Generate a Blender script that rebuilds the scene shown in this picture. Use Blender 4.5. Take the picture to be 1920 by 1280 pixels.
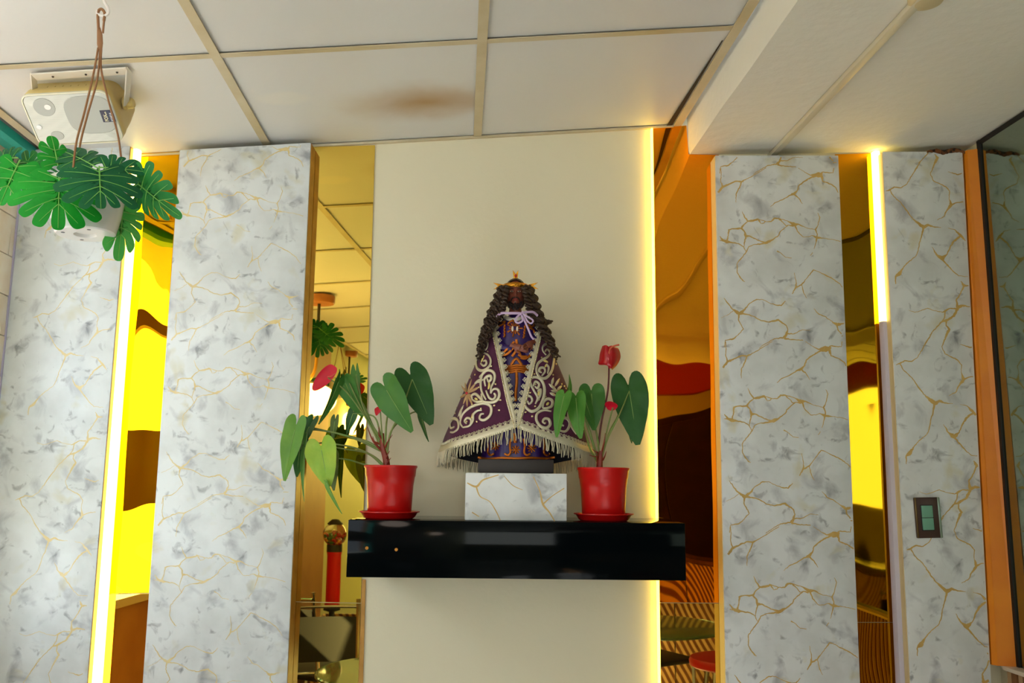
import bpy, bmesh, math, random
from mathutils import Matrix, Vector, Quaternion
random.seed(7)
sc = bpy.context.scene
for o in list(bpy.data.objects):
    bpy.data.objects.remove(o)
V = Vector
PI = math.pi

# ------------------------------------------------------------------ camera
F = 1650.0
CAM = V((0.0, -2.54, 1.45))
RCAM = (Matrix.Rotation(math.radians(90 + 8.95), 3, 'X') @ Matrix.Rotation(math.radians(0.6), 3, 'Z'))
cd = bpy.data.cameras.new('camera')
cd.sensor_width = 36.0
cd.lens = F / 1920 * 36
cam = bpy.data.objects.new('camera', cd)
sc.collection.objects.link(cam)
cam.matrix_world = Matrix.Translation(CAM) @ RCAM.to_4x4()
sc.camera = cam

# ------------------------------------------------------------------ light and exposure
sc.view_settings.view_transform = 'Standard'
sc.view_settings.look = 'None'
sc.view_settings.gamma = 1.0
sc.view_settings.use_curve_mapping = False
sc.view_settings.exposure = 0.0
w = bpy.data.worlds.new('sky')
sc.world = w
w.use_nodes = True
bgn = w.node_tree.nodes['Background']
bgn.inputs[0].default_value = (0.80, 0.90, 1.0, 1)
bgn.inputs[1].default_value = 5.6


def area(name, loc, target, sx, sy, power, col):
    ld = bpy.data.lights.new(name, 'AREA')
    ld.shape = 'RECTANGLE'
    ld.size, ld.size_y = sx, sy
    ld.energy = power
    ld.color = col
    o = bpy.data.objects.new(name, ld)
    sc.collection.objects.link(o)
    o.location = loc
    o.rotation_euler = (V(target) - V(loc)).to_track_quat('-Z', 'Y').to_euler()
    return o


# daylight: the sky outside through the glazed front on the left (portal); plus an unseen fill light added behind the camera
po = area('window_portal', (-1.42, -1.22, 1.65), (0.0, -1.14, 1.65), 1.86, 1.36, 1, (1, 1, 1))
po.data.cycles.is_portal = True
area('rear_fill_light', (0.1, -6.30, 1.85), (0.1, 0.0, 1.85), 2.5, 1.1, 52, (0.92, 1.0, 0.97))

sl = bpy.data.lights.new('sun', 'SUN')
sl.energy = 50.0
sl.angle = 0.02
sl.color = (0.92, 0.97, 1.0)
so = bpy.data.objects.new('sun', sl)
sc.collection.objects.link(so)
so.rotation_euler = V((1.0, -0.55, -0.85)).to_track_quat('-Z', 'Y').to_euler()

# ------------------------------------------------------------------ projection helpers
DEP = RCAM @ V(((863 - 960) / F, -(900 - 640) / F, -1.0))      # the direction in which the room runs away from the camera
DEP = V((DEP.x / DEP.y, 1.0, 0.0))


def ray(px, py):
    return RCAM @ V(((px - 960) / F, -(py - 640) / F, -1.0))


def at_y(px, py, y):
    d = ray(px, py)
    return CAM + d * ((y - CAM.y) / d.y)


def on_plane(px, py, p0, n):
    d = ray(px, py)
    return CAM + d * ((p0 - CAM).dot(n) / d.dot(n))


def behind(px, py, y):
    """a point of the room seen by reflection in the wall mirrors"""
    p = at_y(px, py, -y)
    return V((p.x, -p.y, p.z))


# ------------------------------------------------------------------ mesh helpers
ORIG = {}


class MB:
    def __init__(s):
        s.v, s.f = [], []

    def add(s, vs, fs):
        k = len(s.v)
        s.v += [V(p) for p in vs]
        s.f += [[i + k for i in f] for f in fs]
        return s

    def box(s, c, size, rot=None, bevel=0.0, seg=2):
        bm = bmesh.new()
        bmesh.ops.create_cube(bm, size=1.0)
        for v in bm.verts:
            v.co = V((v.co.x * size[0], v.co.y * size[1], v.co.z * size[2]))
        if bevel:
            bmesh.ops.bevel(bm, geom=bm.edges[:], offset=bevel, segments=seg, profile=0.5, affect='EDGES')
        bm.verts.index_update()
        R = rot if rot else Matrix.Identity(3)
        s.add([V(c) + R @ v.co for v in bm.verts], [[v.index for v in f.verts] for f in bm.faces])
        bm.free()
        return s

    def prism(s, poly, ext, bevel=0.0):
        """poly: loop of points, ext: extrusion vector"""
        bm = bmesh.new()
        a = [bm.verts.new(p) for p in poly]
        b = [bm.verts.new(V(p) + V(ext)) for p in poly]
        n = len(a)
        bm.faces.new(a)
        bm.faces.new(b[::-1])
        for i in range(n):
            bm.faces.new((a[i], b[i], b[(i + 1) % n], a[(i + 1) % n]))
        bmesh.ops.recalc_face_normals(bm, faces=bm.faces[:])
        if bevel:
            bmesh.ops.bevel(bm, geom=bm.edges[:], offset=bevel, segments=2, profile=0.5, affect='EDGES')
        bm.verts.index_update()
        s.add([v.co.copy() for v in bm.verts], [[v.index for v in f.verts] for f in bm.faces])
        bm.free()
        return s

    def tube(s, pts, r, n=8, flat=1.0, up=None, cap=True):
        pts = [V(p) for p in pts]
        m = len(pts)
        rr = r if isinstance(r, (list, tuple)) else [r] * m
        t = [(pts[min(i + 1, m - 1)] - pts[max(i - 1, 0)]).normalized() for i in range(m)]
        a = V(up) if up else (V((0, 0, 1)) if abs(t[0].z) < 0.9 else V((1, 0, 0)))
        a = (a - t[0] * a.dot(t[0])).normalized()
        vs, fs = [], []
        for i in range(m):
            if up:
                a = V(up)
            a = a - t[i] * a.dot(t[i])
            if a.length < 1e-6:
                a = t[i].orthogonal()
            a.normalize()
            b = t[i].cross(a)
            for k in range(n):
                an = 2 * PI * k / n
                vs.append(pts[i] + (b * math.cos(an) + a * math.sin(an) * flat) * rr[i])
        for i in range(m - 1):
            for k in range(n):
                k2 = (k + 1) % n
                fs.append([i * n + k, i * n + k2, (i + 1) * n + k2, (i + 1) * n + k])
        if cap:
            fs.append(list(range(n))[::-1])
            fs.append([(m - 1) * n + k for k in range(n)])
        return s.add(vs, fs)

    def lathe(s, prof, n=40, c=(0, 0, 0), rot=None, sx=1.0, sy=1.0):
        R = rot if rot else Matrix.Identity(3)
        vs, fs = [], []
        m = len(prof)
        for r, z in prof:
            for k in range(n):
                an = 2 * PI * k / n
                vs.append(V(c) + R @ V((max(r, 1e-5) * math.cos(an) * sx, max(r, 1e-5) * math.sin(an) * sy, z)))
        for i in range(m - 1):
            for k in range(n):
                k2 = (k + 1) % n
                fs.append([i * n + k, i * n + k2, (i + 1) * n + k2, (i + 1) * n + k])
        return s.add(vs, fs)

    def ball(s, c, r, n=12, m=8, rot=None):
        if not isinstance(r, (tuple, list, Vector)):
            r = (r, r, r)
        R = rot if rot else Matrix.Identity(3)
        vs, fs = [], []
        for i in range(m + 1):
            th = PI * i / m
            for k in range(n):
                an = 2 * PI * k / n
                st = max(math.sin(th), 1e-4)
                vs.append(V(c) + R @ V((r[0] * st * math.cos(an), r[1] * st * math.sin(an), r[2] * math.cos(th))))
        for i in range(m):
            for k in range(n):
                k2 = (k + 1) % n
                fs.append([i * n + k, (i + 1) * n + k, (i + 1) * n + k2, i * n + k2])
        return s.add(vs, fs)

    def grid(s, rows, wrap=False):
        nr, nc = len(rows), len(rows[0])
        fs = []
        for i in range(nr - 1):
            for j in range(nc if wrap else nc - 1):
                j2 = (j + 1) % nc
                fs.append([i * nc + j, i * nc + j2, (i + 1) * nc + j2, (i + 1) * nc + j])
        return s.add([p for r in rows for p in r], fs)

    def build(s, name, mat, parent=None, origin=None, smooth=True, ang=40):
        if parent is not None:
            o0 = ORIG[parent.name]
        elif origin is not None:
            o0 = V(origin)
        else:
            lo = V((min(p.x for p in s.v), min(p.y for p in s.v), min(p.z for p in s.v)))
            hi = V((max(p.x for p in s.v), max(p.y for p in s.v), max(p.z for p in s.v)))
            o0 = V(((lo.x + hi.x) / 2, (lo.y + hi.y) / 2, lo.z))
        me = bpy.data.meshes.new(name)
        me.from_pydata([p - o0 for p in s.v], [], s.f)
        me.validate()
        me.materials.append(mat)
        if smooth:
            me.polygons.foreach_set('use_smooth', [True] * len(me.polygons))
            me.set_sharp_from_angle(angle=math.radians(ang))
        me.update()
        o = bpy.data.objects.new(name, me)
        sc.collection.objects.link(o)
        if parent is not None:
            o.parent = parent
        else:
            o.location = o0
        ORIG[o.name] = o0
        return o


def tag(o, label=None, cat=None, group=None, kind=None):
    if label:
        o['label'] = label
    if cat:
        o['category'] = cat
    if group:
        o['group'] = group
    if kind:
        o['kind'] = kind
    return o


def thing(name, loc, label, cat, group=None, kind=None):
    o = bpy.data.objects.new(name, None)
    o.empty_display_size = 0.05
    sc.collection.objects.link(o)
    o.location = loc
    ORIG[o.name] = V(loc)
    return tag(o, label, cat, group, kind)


def lerp(a, b, t):
    return a + (b - a) * t


def interp(tab, x):
    if x <= tab[0][0]:
        return tab[0][1]
    for (a, va), (b, vb) in zip(tab, tab[1:]):
        if x <= b:
            t = (x - a) / (b - a)
            return va + (vb - va) * t
    return tab[-1][1]


def spline(pts, k=6):
    """Catmull-Rom through points of any dimension"""
    P = [tuple(p) for p in pts]
    out = []
    n = len(P)
    for i in range(n - 1):
        p0, p1, p2, p3 = P[max(i - 1, 0)], P[i], P[i + 1], P[min(i + 2, n - 1)]
        for j in range(k):
            t = j / k
            out.append(tuple(0.5 * (2 * b + (c - a) * t + (2 * a - 5 * b + 4 * c - d) * t * t + (3 * b - a - 3 * c + d) * t ** 3)
                             for a, b, c, d in zip(p0, p1, p2, p3)))
    out.append(P[-1])
    return out


# ------------------------------------------------------------------ materials
def lin(c):
    return tuple(((x / 255) / 12.92 if x / 255 <= 0.04045 else ((x / 255 + 0.055) / 1.055) ** 2.4) for x in c)


def mat(name, col, rough=0.5, metal=0.0, spec=0.5, bump=None, var=None, coat=0.0, emit=None, trans=0.0, sss=0.0, sheen=0.0):
    """col sRGB 0-255; bump=(scale, depth in metres); var=(scale, other colour, contrast low, high)"""
    m = bpy.data.materials.new(name)
    m.use_nodes = True
    nt = m.node_tree
    b = nt.nodes['Principled BSDF']
    c = lin(col) + (1,)
    b.inputs['Base Color'].default_value = c
    b.inputs['Roughness'].default_value = rough
    b.inputs['Metallic'].default_value = metal
    b.inputs['Specular IOR Level'].default_value = spec
    b.inputs['Coat Weight'].default_value = coat
    b.inputs['Coat Roughness'].default_value = 0.08
    b.inputs['Transmission Weight'].default_value = trans
    b.inputs['Sheen Weight'].default_value = sheen
    if sss:
        b.inputs['Subsurface Weight'].default_value = sss
        b.inputs['Subsurface Radius'].default_value = (0.01, 0.01, 0.01)
    if emit:
        b.inputs['Emission Color'].default_value = lin(emit[0]) + (1,)
        b.inputs['Emission Strength'].default_value = emit[1]
    tc = None
    if bump or var:
        tc = nt.nodes.new('ShaderNodeTexCoord')
    if var:
        n = nt.nodes.new('ShaderNodeTexNoise')
        n.inputs['Scale'].default_value = var[0]
        n.inputs['Detail'].default_value = 5
        nt.links.new(tc.outputs['Object'], n.inputs['Vector'])
        r = nt.nodes.new('ShaderNodeValToRGB')
        r.color_ramp.elements[0].position = var[2] if len(var) > 2 else 0.35
        r.color_ramp.elements[1].position = var[3] if len(var) > 3 else 0.7
        r.color_ramp.elements[0].color = c
        r.color_ramp.elements[1].color = lin(var[1]) + (1,)
        nt.links.new(n.outputs['Fac'], r.inputs['Fac'])
        nt.links.new(r.outputs['Color'], b.inputs['Base Color'])
    if bump:
        n = nt.nodes.new('ShaderNodeTexNoise')
        n.inputs['Scale'].default_value = bump[0]
        n.inputs['Detail'].default_value = 3 if len(bump) < 3 else bump[2]
        nt.links.new(tc.outputs['Object'], n.inputs['Vector'])
        bp = nt.nodes.new('ShaderNodeBump')
        bp.inputs['Distance'].default_value = bump[1]
        bp.inputs['Strength'].default_value = 1.0
        nt.links.new(n.outputs['Fac'], bp.inputs['Height'])
        nt.links.new(bp.outputs['Normal'], b.inputs['Normal'])
    return m


def marble_mat(name, base=(224, 228, 229)):
    m = bpy.data.materials.new(name)
    m.use_nodes = True
    nt = m.node_tree
    b = nt.nodes['Principled BSDF']
    b.inputs['Roughness'].default_value = 0.42
    b.inputs['Specular IOR Level'].default_value = 0.35
    tc = nt.nodes.new('ShaderNodeTexCoord')

    def noise(scale, detail, off, dist=0.0):
        mp = nt.nodes.new('ShaderNodeMapping')
        mp.inputs['Location'].default_value = off
        nt.links.new(tc.outputs['Object'], mp.inputs['Vector'])
        n = nt.nodes.new('ShaderNodeTexNoise')
        n.inputs['Scale'].default_value = scale
        n.inputs['Detail'].default_value = detail
        n.inputs['Distortion'].default_value = dist
        nt.links.new(mp.outputs['Vector'], n.inputs['Vector'])
        return n

    def ramp(n, p0, p1):
        r = nt.nodes.new('ShaderNodeMapRange')
        r.inputs['From Min'].default_value = p0
        r.inputs['From Max'].default_value = p1
        nt.links.new(n.outputs['Fac'], r.inputs['Value'])
        return r

    def mix(fac, a, bcol, amt):
        mu = nt.nodes.new('ShaderNodeMath')
        mu.operation = 'MULTIPLY'
        mu.inputs[1].default_value = amt
        nt.links.new(fac.outputs[0], mu.inputs[0])
        mx = nt.nodes.new('ShaderNodeMix')
        mx.data_type = 'RGBA'
        nt.links.new(mu.outputs[0], mx.inputs[0])
        if isinstance(a, tuple):
            mx.inputs[6].default_value = lin(a) + (1,)
        else:
            nt.links.new(a.outputs[2], mx.inputs[6])
        mx.inputs[7].default_value = lin(bcol) + (1,)
        return mx
    c = mix(ramp(noise(9, 5, (3, 1, 2)), 0.42, 0.75), base, (196, 199, 198), 0.8)
    c = mix(ramp(noise(14, 6, (11, 5, 4), 0.6), 0.54, 0.76), c, (146, 148, 156), 0.85)
    c = mix(ramp(noise(26, 5, (1, 9, 7), 0.8), 0.60, 0.74), c, (100, 101, 108), 0.7)
    c = mix(ramp(noise(10, 3, (21, 2, 17), 0.3), 0.60, 0.72), c, (206, 200, 168), 0.7)
    nt.links.new(c.outputs[2], b.inputs['Base Color'])
    return m


def mirror_mat(name, col, wave=0.0, scale=2.2, rough=0.015, off=(0, 0, 0), stretch=0.6):
    m = bpy.data.materials.new(name)
    m.use_nodes = True
    nt = m.node_tree
    b = nt.nodes['Principled BSDF']
    b.inputs['Base Color'].default_value = tuple(col) + (1,)
    b.inputs['Metallic'].default_value = 1.0
    b.inputs['Roughness'].default_value = rough
    if wave:
        tc = nt.nodes.new('ShaderNodeTexCoord')
        mp = nt.nodes.new('ShaderNodeMapping')
        mp.inputs['Location'].default_value = off
        mp.inputs['Scale'].default_value = (1.0, 1.0, stretch)
        nt.links.new(tc.outputs['Object'], mp.inputs['Vector'])
        n = nt.nodes.new('ShaderNodeTexNoise')
        n.inputs['Scale'].default_value = scale
        n.inputs['Detail'].default_value = 1.0
        nt.links.new(mp.outputs['Vector'], n.inputs['Vector'])
        bp = nt.nodes.new('ShaderNodeBump')
        bp.inputs['Distance'].default_value = wave
        nt.links.new(n.outputs['Fac'], bp.inputs['Height'])
        nt.links.new(bp.outputs['Normal'], b.inputs['Normal'])
    return m


def zebra_mat(name, a, c, scale=18, rot=(0, 0, 0)):
    m = bpy.data.materials.new(name)
    m.use_nodes = True
    nt = m.node_tree
    b = nt.nodes['Principled BSDF']
    b.inputs['Roughness'].default_value = 0.4
    tc = nt.nodes.new('ShaderNodeTexCoord')
    mp = nt.nodes.new('ShaderNodeMapping')
    mp.inputs['Rotation'].default_value = rot
    nt.links.new(tc.outputs['Object'], mp.inputs['Vector'])
    wv = nt.nodes.new('ShaderNodeTexWave')
    wv.inputs['Scale'].default_value = scale
    wv.inputs['Distortion'].default_value = 5
    wv.inputs['Detail'].default_value = 2
    wv.inputs['Detail Scale'].default_value = 0.3
    nt.links.new(mp.outputs['Vector'], wv.inputs['Vector'])
    r = nt.nodes.new('ShaderNodeValToRGB')
    r.color_ramp.elements[0].position = 0.35
    r.color_ramp.elements[1].position = 0.6
    r.color_ramp.elements[0].color = lin(a) + (1,)
    r.color_ramp.elements[1].color = lin(c) + (1,)
    nt.links.new(wv.outputs['Fac'], r.inputs['Fac'])
    nt.links.new(r.outputs['Color'], b.inputs['Base Color'])
    return m


M_wall = mat('cream_paint', (226, 218, 190), 0.55, spec=0.3, bump=(60, 0.0006))
M_ceil = mat('plaster_ceiling', (238, 236, 228), 0.8, spec=0.2, bump=(34, 0.0022, 6))
M_tile = mat('ceiling_tile_vinyl', (216, 216, 216), 0.5, spec=0.35, bump=(60, 0.0005, 4))
M_bar = mat('aged_white_metal', (206, 194, 166), 0.5, var=(6, (186, 168, 128)))
M_white = mat('white_paint', (226, 224, 215), 0.5)
M_marble = marble_mat('marble_wallpaper')
M_vein = mat('gold_vein_print', (196, 158, 84), 0.4, var=(30, (212, 180, 110)))
M_vein2 = mat('pale_vein_print', (218, 194, 130), 0.4, var=(30, (228, 212, 164)))
M_edgegold = mat('gold_trim_and_bounce', (196, 146, 72), 0.35, metal=0.3, var=(20, (170, 120, 52)))  # trim on the yellow mirror; on marble panel sides, bounced light painted as colour
M_edgecream = mat('cream_edge_trim', (232, 212, 160), 0.5)
M_teal = mat('teal_paint', (38, 186, 168), 0.4, var=(12, (58, 196, 180)))
M_lilac = mat('lilac_aluminium', (196, 190, 220), 0.35, metal=0.3)
M_orange = mat('orange_varnish', (228, 136, 14), 0.4, var=(8, (214, 118, 12)), bump=(40, 0.0008))
M_black = mat('black_rubber', (18, 16, 16), 0.6)
M_gloss = mat('black_gloss_lacquer', (5, 9, 11), 0.07, spec=0.07)
M_red = mat('red_plastic', (196, 16, 14), 0.32, spec=0.45)
M_brass = mat('brass', (190, 130, 60), 0.3, metal=0.9)
M_chrome = mat('chrome', (220, 220, 220), 0.12, metal=1.0)
M_soil = mat('potting_soil', (52, 38, 28), 0.9, bump=(90, 0.004))

# ------------------------------------------------------------------ room shell
def tagst(o, label=None):
    o['kind'] = 'structure'
    if label:
        o['label'] = label
    return o


YP = -0.065                                   # front of the marble panels
W_DIR = (at_y(1222, 240, 0) - at_y(587, 275, 0)).normalized()
C0 = at_y(890, 257, 0)
BACK = -DEP.normalized()
C_N = W_DIR.cross(DEP).normalized()
if C_N.z > 0:
    C_N = -C_N                                # faces down


def cu(px, py):
    """(u, v) of a ceiling point"""
    p = on_plane(px, py, C0, C_N) - C0
    # solve p = u W + v BACK in the xy plane
    det = W_DIR.x * BACK.y - W_DIR.y * BACK.x
    u = (p.x * BACK.y - p.y * BACK.x) / det
    v = (W_DIR.x * p.y - W_DIR.y * p.x) / det
    return u, v


def cp(u, v, h=0.0):
    return C0 + W_DIR * u + BACK * v + C_N * h


LW0 = at_y(37, 360, YP)                       # corner of the left wall


def lx(y):
    return LW0.x + DEP.x * (y - YP)


RW0 = at_y(1836, 300, -0.085)                 # corner of the mirrored right wall


def rx_(y):
    return RW0.x + DEP.x * (y + 0.085)


# back wall
wb = MB()
wb.box((0, 0.0495, 1.35), (3.6, 0.1, 2.9))
tagst(wb.build('wall_back', M_wall, smooth=False), 'cream painted back wall behind the black shelf')
# floor
M_floor = mat('floor_tile', (206, 207, 206), 0.3, var=(3, (192, 191, 188)))
fl = MB().box((0.6, -3.2, -0.03), (5.6, 6.9, 0.06))
tagst(fl.build('floor', M_floor, smooth=False), 'brown stone tiled floor')

# grid ceiling
u1, v1 = cu(910, 77)
u2, _ = cu(427, 110)
uL = cu(425, 140)[0]
uM = cu(900, 160)[0]
STEP = uM - uL
us = [uL - STEP, uL, uM, cu(1293, 226)[0] - 0.012]
vs_ = [0.0, v1] + [v1 + 0.6 * k for k in range(1, 10)]
ceil_ = MB().prism([cp(us[0] - 0.5, -0.1, -0.05), cp(us[3], -0.1, -0.05), cp(us[3], 6.6, -0.05), cp(us[0] - 0.5, 6.6, -0.05)], C_N * -0.05)
CEIL = tagst(ceil_.build('ceiling', M_tile, smooth=False), 'suspended ceiling of vinyl faced tiles in a metal grid')


def stained_tile_mat():
    m = mat('stained_tile_vinyl', (216, 216, 216), 0.5, spec=0.35, bump=(60, 0.0005, 4))
    nt = m.node_tree
    b = nt.nodes['Principled BSDF']
    tc = nt.nodes.new('ShaderNodeTexCoord')
    c0 = on_plane(800, 195, C0, C_N) - ORIG['ceiling']
    c1 = on_plane(530, 188, C0, C_N) - ORIG['ceiling']

    def blob(c, sc_, p0, p1):
        mp = nt.nodes.new('ShaderNodeMapping')
        mp.vector_type = 'TEXTURE'
        mp.inputs['Location'].default_value = c
        mp.inputs['Scale'].default_value = sc_
        nt.links.new(tc.outputs['Object'], mp.inputs['Vector'])
        nz = nt.nodes.new('ShaderNodeTexNoise')
        nz.inputs['Scale'].default_value = 9
        nt.links.new(tc.outputs['Object'], nz.inputs['Vector'])
        ln = nt.nodes.new('ShaderNodeVectorMath')
        ln.operation = 'LENGTH'
        nt.links.new(mp.outputs['Vector'], ln.inputs[0])
        ad = nt.nodes.new('ShaderNodeMath')
        ad.operation = 'ADD'
        nt.links.new(ln.outputs['Value'], ad.inputs[0])
        mu = nt.nodes.new('ShaderNodeMath')
        mu.operation = 'MULTIPLY'
        mu.inputs[1].default_value = 0.5
        nt.links.new(nz.outputs['Fac'], mu.inputs[0])
        nt.links.new(mu.outputs[0], ad.inputs[1])
        mr = nt.nodes.new('ShaderNodeMapRange')
        mr.interpolation_type = 'SMOOTHSTEP'
        mr.inputs['From Min'].default_value = p0
        mr.inputs['From Max'].default_value = p1
        mr.inputs['To Min'].default_value = 1
        mr.inputs['To Max'].default_value = 0
        nt.links.new(ad.outputs[0], mr.inputs['Value'])
        return mr
    mx = nt.nodes.new('ShaderNodeMix')
    mx.data_type = 'RGBA'
    mx.inputs[6].default_value = lin((216, 216, 216)) + (1,)
    mx.inputs[7].default_value = lin((176, 142, 96)) + (1,)
    bl = blob(c0, (0.27, 0.13, 0.3), 0.15, 1.4)
    nt.links.new(bl.outputs[0], mx.inputs[0])
    mx2 = nt.nodes.new('ShaderNodeMix')
    mx2.data_type = 'RGBA'
    mx2.inputs[7].default_value = lin((222, 220, 216)) + (1,)
    b2 = blob(c1, (0.09, 0.055, 0.2), 0.7, 1.2)
    nt.links.new(b2.outputs[0], mx2.inputs[0])
    nt.links.new(mx.outputs[2], mx2.inputs[6])
    nt.links.new(mx2.outputs[2], b.inputs['Base Color'])
    return m


M_stain = stained_tile_mat()
for i in range(3):
    for j in range(len(vs_) - 1):
        g = 0.006
        jit = random.uniform(-0.001, 0.001)
        a = [cp(us[i] + g, vs_[j] + g, -0.004 + jit), cp(us[i + 1] - g, vs_[j] + g, -0.004), cp(us[i + 1] - g, vs_[j + 1] - g, -0.004 + jit), cp(us[i] + g, vs_[j + 1] - g, -0.004)]
        m = MB().prism(a, C_N * -0.012)
        t = m.build('ceiling_tile', M_stain if (i == 1 and j == 0) else M_tile, CEIL, smooth=False)
        if i == 1 and j == 0:
            t['label'] = 'ceiling tile with a brown smoke stain'
tb = 0.012
for u in us[:3]:
    MB().prism([cp(u - tb, -0.02, 0), cp(u + tb, -0.02, 0), cp(u + tb, 6.4, 0), cp(u - tb, 6.4, 0)], C_N * 0.002, 0.0005).build('grid_bar', M_bar, CEIL, smooth=False)
# aged edge angle beside the lowered ceiling, with its gap
MB().prism([cp(us[3] - 0.030, -0.02, 0), cp(us[3] - 0.004, -0.02, 0), cp(us[3] - 0.004, 6.4, 0), cp(us[3] - 0.030, 6.4, 0)], C_N * 0.002, 0.0005).build('edge_angle', M_bar, CEIL, smooth=False)
MB().prism([cp(us[3] - 0.052, -0.02, 0.0008), cp(us[3] - 0.034, -0.02, 0.0008), cp(us[3] - 0.034, v1 * 0.9, 0.0008), cp(us[3] - 0.0365, v1 * 0.9, 0.0008)], C_N * 0.0006).build('edge_gap', mat('dark_gap', (52, 40, 26), 0.9), CEIL, smooth=False)
for v in vs_[1:-1]:
    for i in range(3):
        e = 0.012
        MB().prism([cp(us[i] + e, v - tb * 0.8, -0.0005), cp(us[i + 1] - e, v - tb * 0.8, -0.0005), cp(us[i + 1] - e, v + tb * 0.8, -0.0005), cp(us[i] + e, v + tb * 0.8, -0.0005)], C_N * 0.002).build('grid_bar', M_bar, CEIL, smooth=False)
MB().prism([cp(us[0], -0.004, 0), cp(us[3] - 0.03, -0.004, 0), cp(us[3] - 0.03, 0.010, 0), cp(us[0], 0.010, 0)], C_N * 0.006).build('wall_angle', M_bar, CEIL, smooth=False)

# lowered plaster ceiling on the right
S0 = at_y(1290, 290, 0)
S1 = at_y(1800, 285, 0)
S_DIR = (S1 - S0).normalized()
S_N = S_DIR.cross(DEP).normalized()
if S_N.z > 0:
    S_N = -S_N


def sp(px, py):
    return on_plane(px, py, S0, S_N)


def soff(x, y):
    return S0.z - ((x - S0.x) * S_N.x + (y - S0.y) * S_N.y) / S_N.z


rows = []
for k in range(0, 33):
    y = 0.05 - 6.5 * k / 32
    xl = S0.x + DEP.x * y + random.uniform(-0.002, 0.002)
    xr = rx_(y) + 0.05 + (1.9 if y < -2.7 else 0)
    pl = V((xl + 0.004, y, soff(xl, y)))
    rows.append([V((xl - 0.004 + random.uniform(-.001, .001), y, S0.z + 0.35)), V((xl, y, pl.z + 0.012)), pl, V((xl + 0.4, y, soff(xl + 0.4, y))), V((xr, y, soff(xr, y))), V((xr, y, S0.z + 0.35))])
tagst(MB().grid(rows).build('ceiling', M_ceil, ang=30), 'lower plaster ceiling with a bright step along its left edge')
# surface cable cover along it
ca, cb = sp(1438, 296), sp(1716, 0)
cdir = (cb - ca).normalized()
ce = ca + cdir * 3.2
m = MB()
sd = S_N.cross(cdir).normalized()
ln_ = (ce - ca).length
R = Matrix((cdir, sd, S_N)).transposed()
m.box((ca + ce) / 2 + S_N * 0.0085, (ln_, 0.021, 0.014), R, 0.003)
CABLE = m.build('cable_cover', mat('off_white_plastic', (214, 208, 188), 0.4), origin=ca, smooth=True)
tag(CABLE, 'long off-white cable cover stuck across the lower plaster ceiling', 'cable cover')
# round ceiling rose
cr = sp(1737, -6)
m = MB().lathe([(0, 0), (0.036, 0), (0.036, 0.006), (0.030, 0.014), (0.012, 0.018), (0, 0.018)], 32, cr, Matrix((S_DIR, S_N.cross(S_DIR), S_N)).transposed())
tag(m.build('ceiling_rose', mat('beige_plastic', (206, 190, 150), 0.5), origin=cr), 'round beige ceiling rose at the upper end of the cable cover', 'ceiling rose')

# left wall: pale blocks up to the glazed front, teal header
M_block = mat('pale_block', (252, 242, 226), 0.7, var=(14, (244, 226, 200)))
M_block2 = mat('pale_block_joint', (196, 176, 150), 0.8)


def lwall(y0, y1, z0, z1, th=0.10):
    return [V((lx(y0), y0, z0)), V((lx(y1), y1, z0)), V((lx(y1), y1, z1)), V((lx(y0), y0, z1))], V((-th, 0, 0))


WL = tagst(MB().prism([p + V((-0.006, 0, 0)) for p in lwall(0.0, -0.30, 0, 2.5)[0]], V((-0.1, 0, 0))).build('wall_left', M_block2, smooth=False), 'narrow end of left wall faced with pale blocks')
zz = 0.0
k = 0
while zz < 2.30:
    h = 0.115
    ys = [0.0, -0.17, -0.30] if k % 2 else [0.0, -0.09, -0.30]
    for a, b_ in zip(ys, ys[1:]):
        P, e = lwall(a - 0.0015, b_ + 0.0015, zz + 0.0015, min(zz + h - 0.0015, 2.33))
        MB().prism([p + V((random.uniform(-0.0015, 0.0015), 0, 0)) for p in P], V((-0.02, 0, 0)), 0.001).build('block', M_block, WL, smooth=False)
    zz += h
    k += 1
# glazed front of the left wall further back
P, e = lwall(-0.30, -2.2, 0, 0.99)
tagst(MB().prism(P, e).build('wall_left', mat('brown_dado', (200, 146, 84), 0.5, var=(5, (180, 122, 66))), smooth=False), 'brown dado wall under the glazed front at left')
P, e = lwall(-0.28, -2.2, 0.99, 1.02, 0.16)
tagst(MB().prism([p + V((0.03, 0, 0)) for p in P], e).build('trim_3', M_white, smooth=False), 'white sill of the glazed front')
for z0_, z1_ in ((1.34, 1.62), (1.99, 2.05)):
    P, e = lwall(-0.30, -2.2, z0_, z1_, 0.04)
    tagst(MB().prism([p + V((-0.03, 0, 0)) for p in P], e).build('trim_4', mat('brown_rail', (150, 92, 44), 0.5), smooth=False), 'brown cross rail of the glazed front')
P, e = lwall(-2.2, -3.5, 0, 2.6)
tagst(MB().prism(P, e).build('wall_left', mat('brown_wood_wall', (176, 116, 60), 0.5, var=(4, (158, 96, 44))), smooth=False), 'brown panelled left wall beyond the glazed front')
P, e = lwall(-3.5, -6.4, 0, 2.6)
tagst(MB().prism(P, e).build('wall_left', mat('green_cream_wall', (206, 204, 150), 0.6), smooth=False), 'pale green end of the left wall')
M_out = mat('street_paving', (196, 190, 178), 0.8)
tagst(MB().box((-6.5, -1.5, -0.06), (10, 16, 0.1)).build('floor', M_out, smooth=False), 'pavement outside the glazed front')
tealb = at_y(60, 272, YP - 0.02)
TH = thing('trim_1', (lx(-2) + 0.02, -2, tealb.z - 0.06), 'teal painted beam along the top of the left wall', None)
del_keys = [k for k in ('category',) if k in TH]
tagst(TH)
y0, y1 = -0.05, -2.3
zt = tealb.z


def tbx(y, dx, z):
    return V((lx(y) + dx, y, z))


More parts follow.
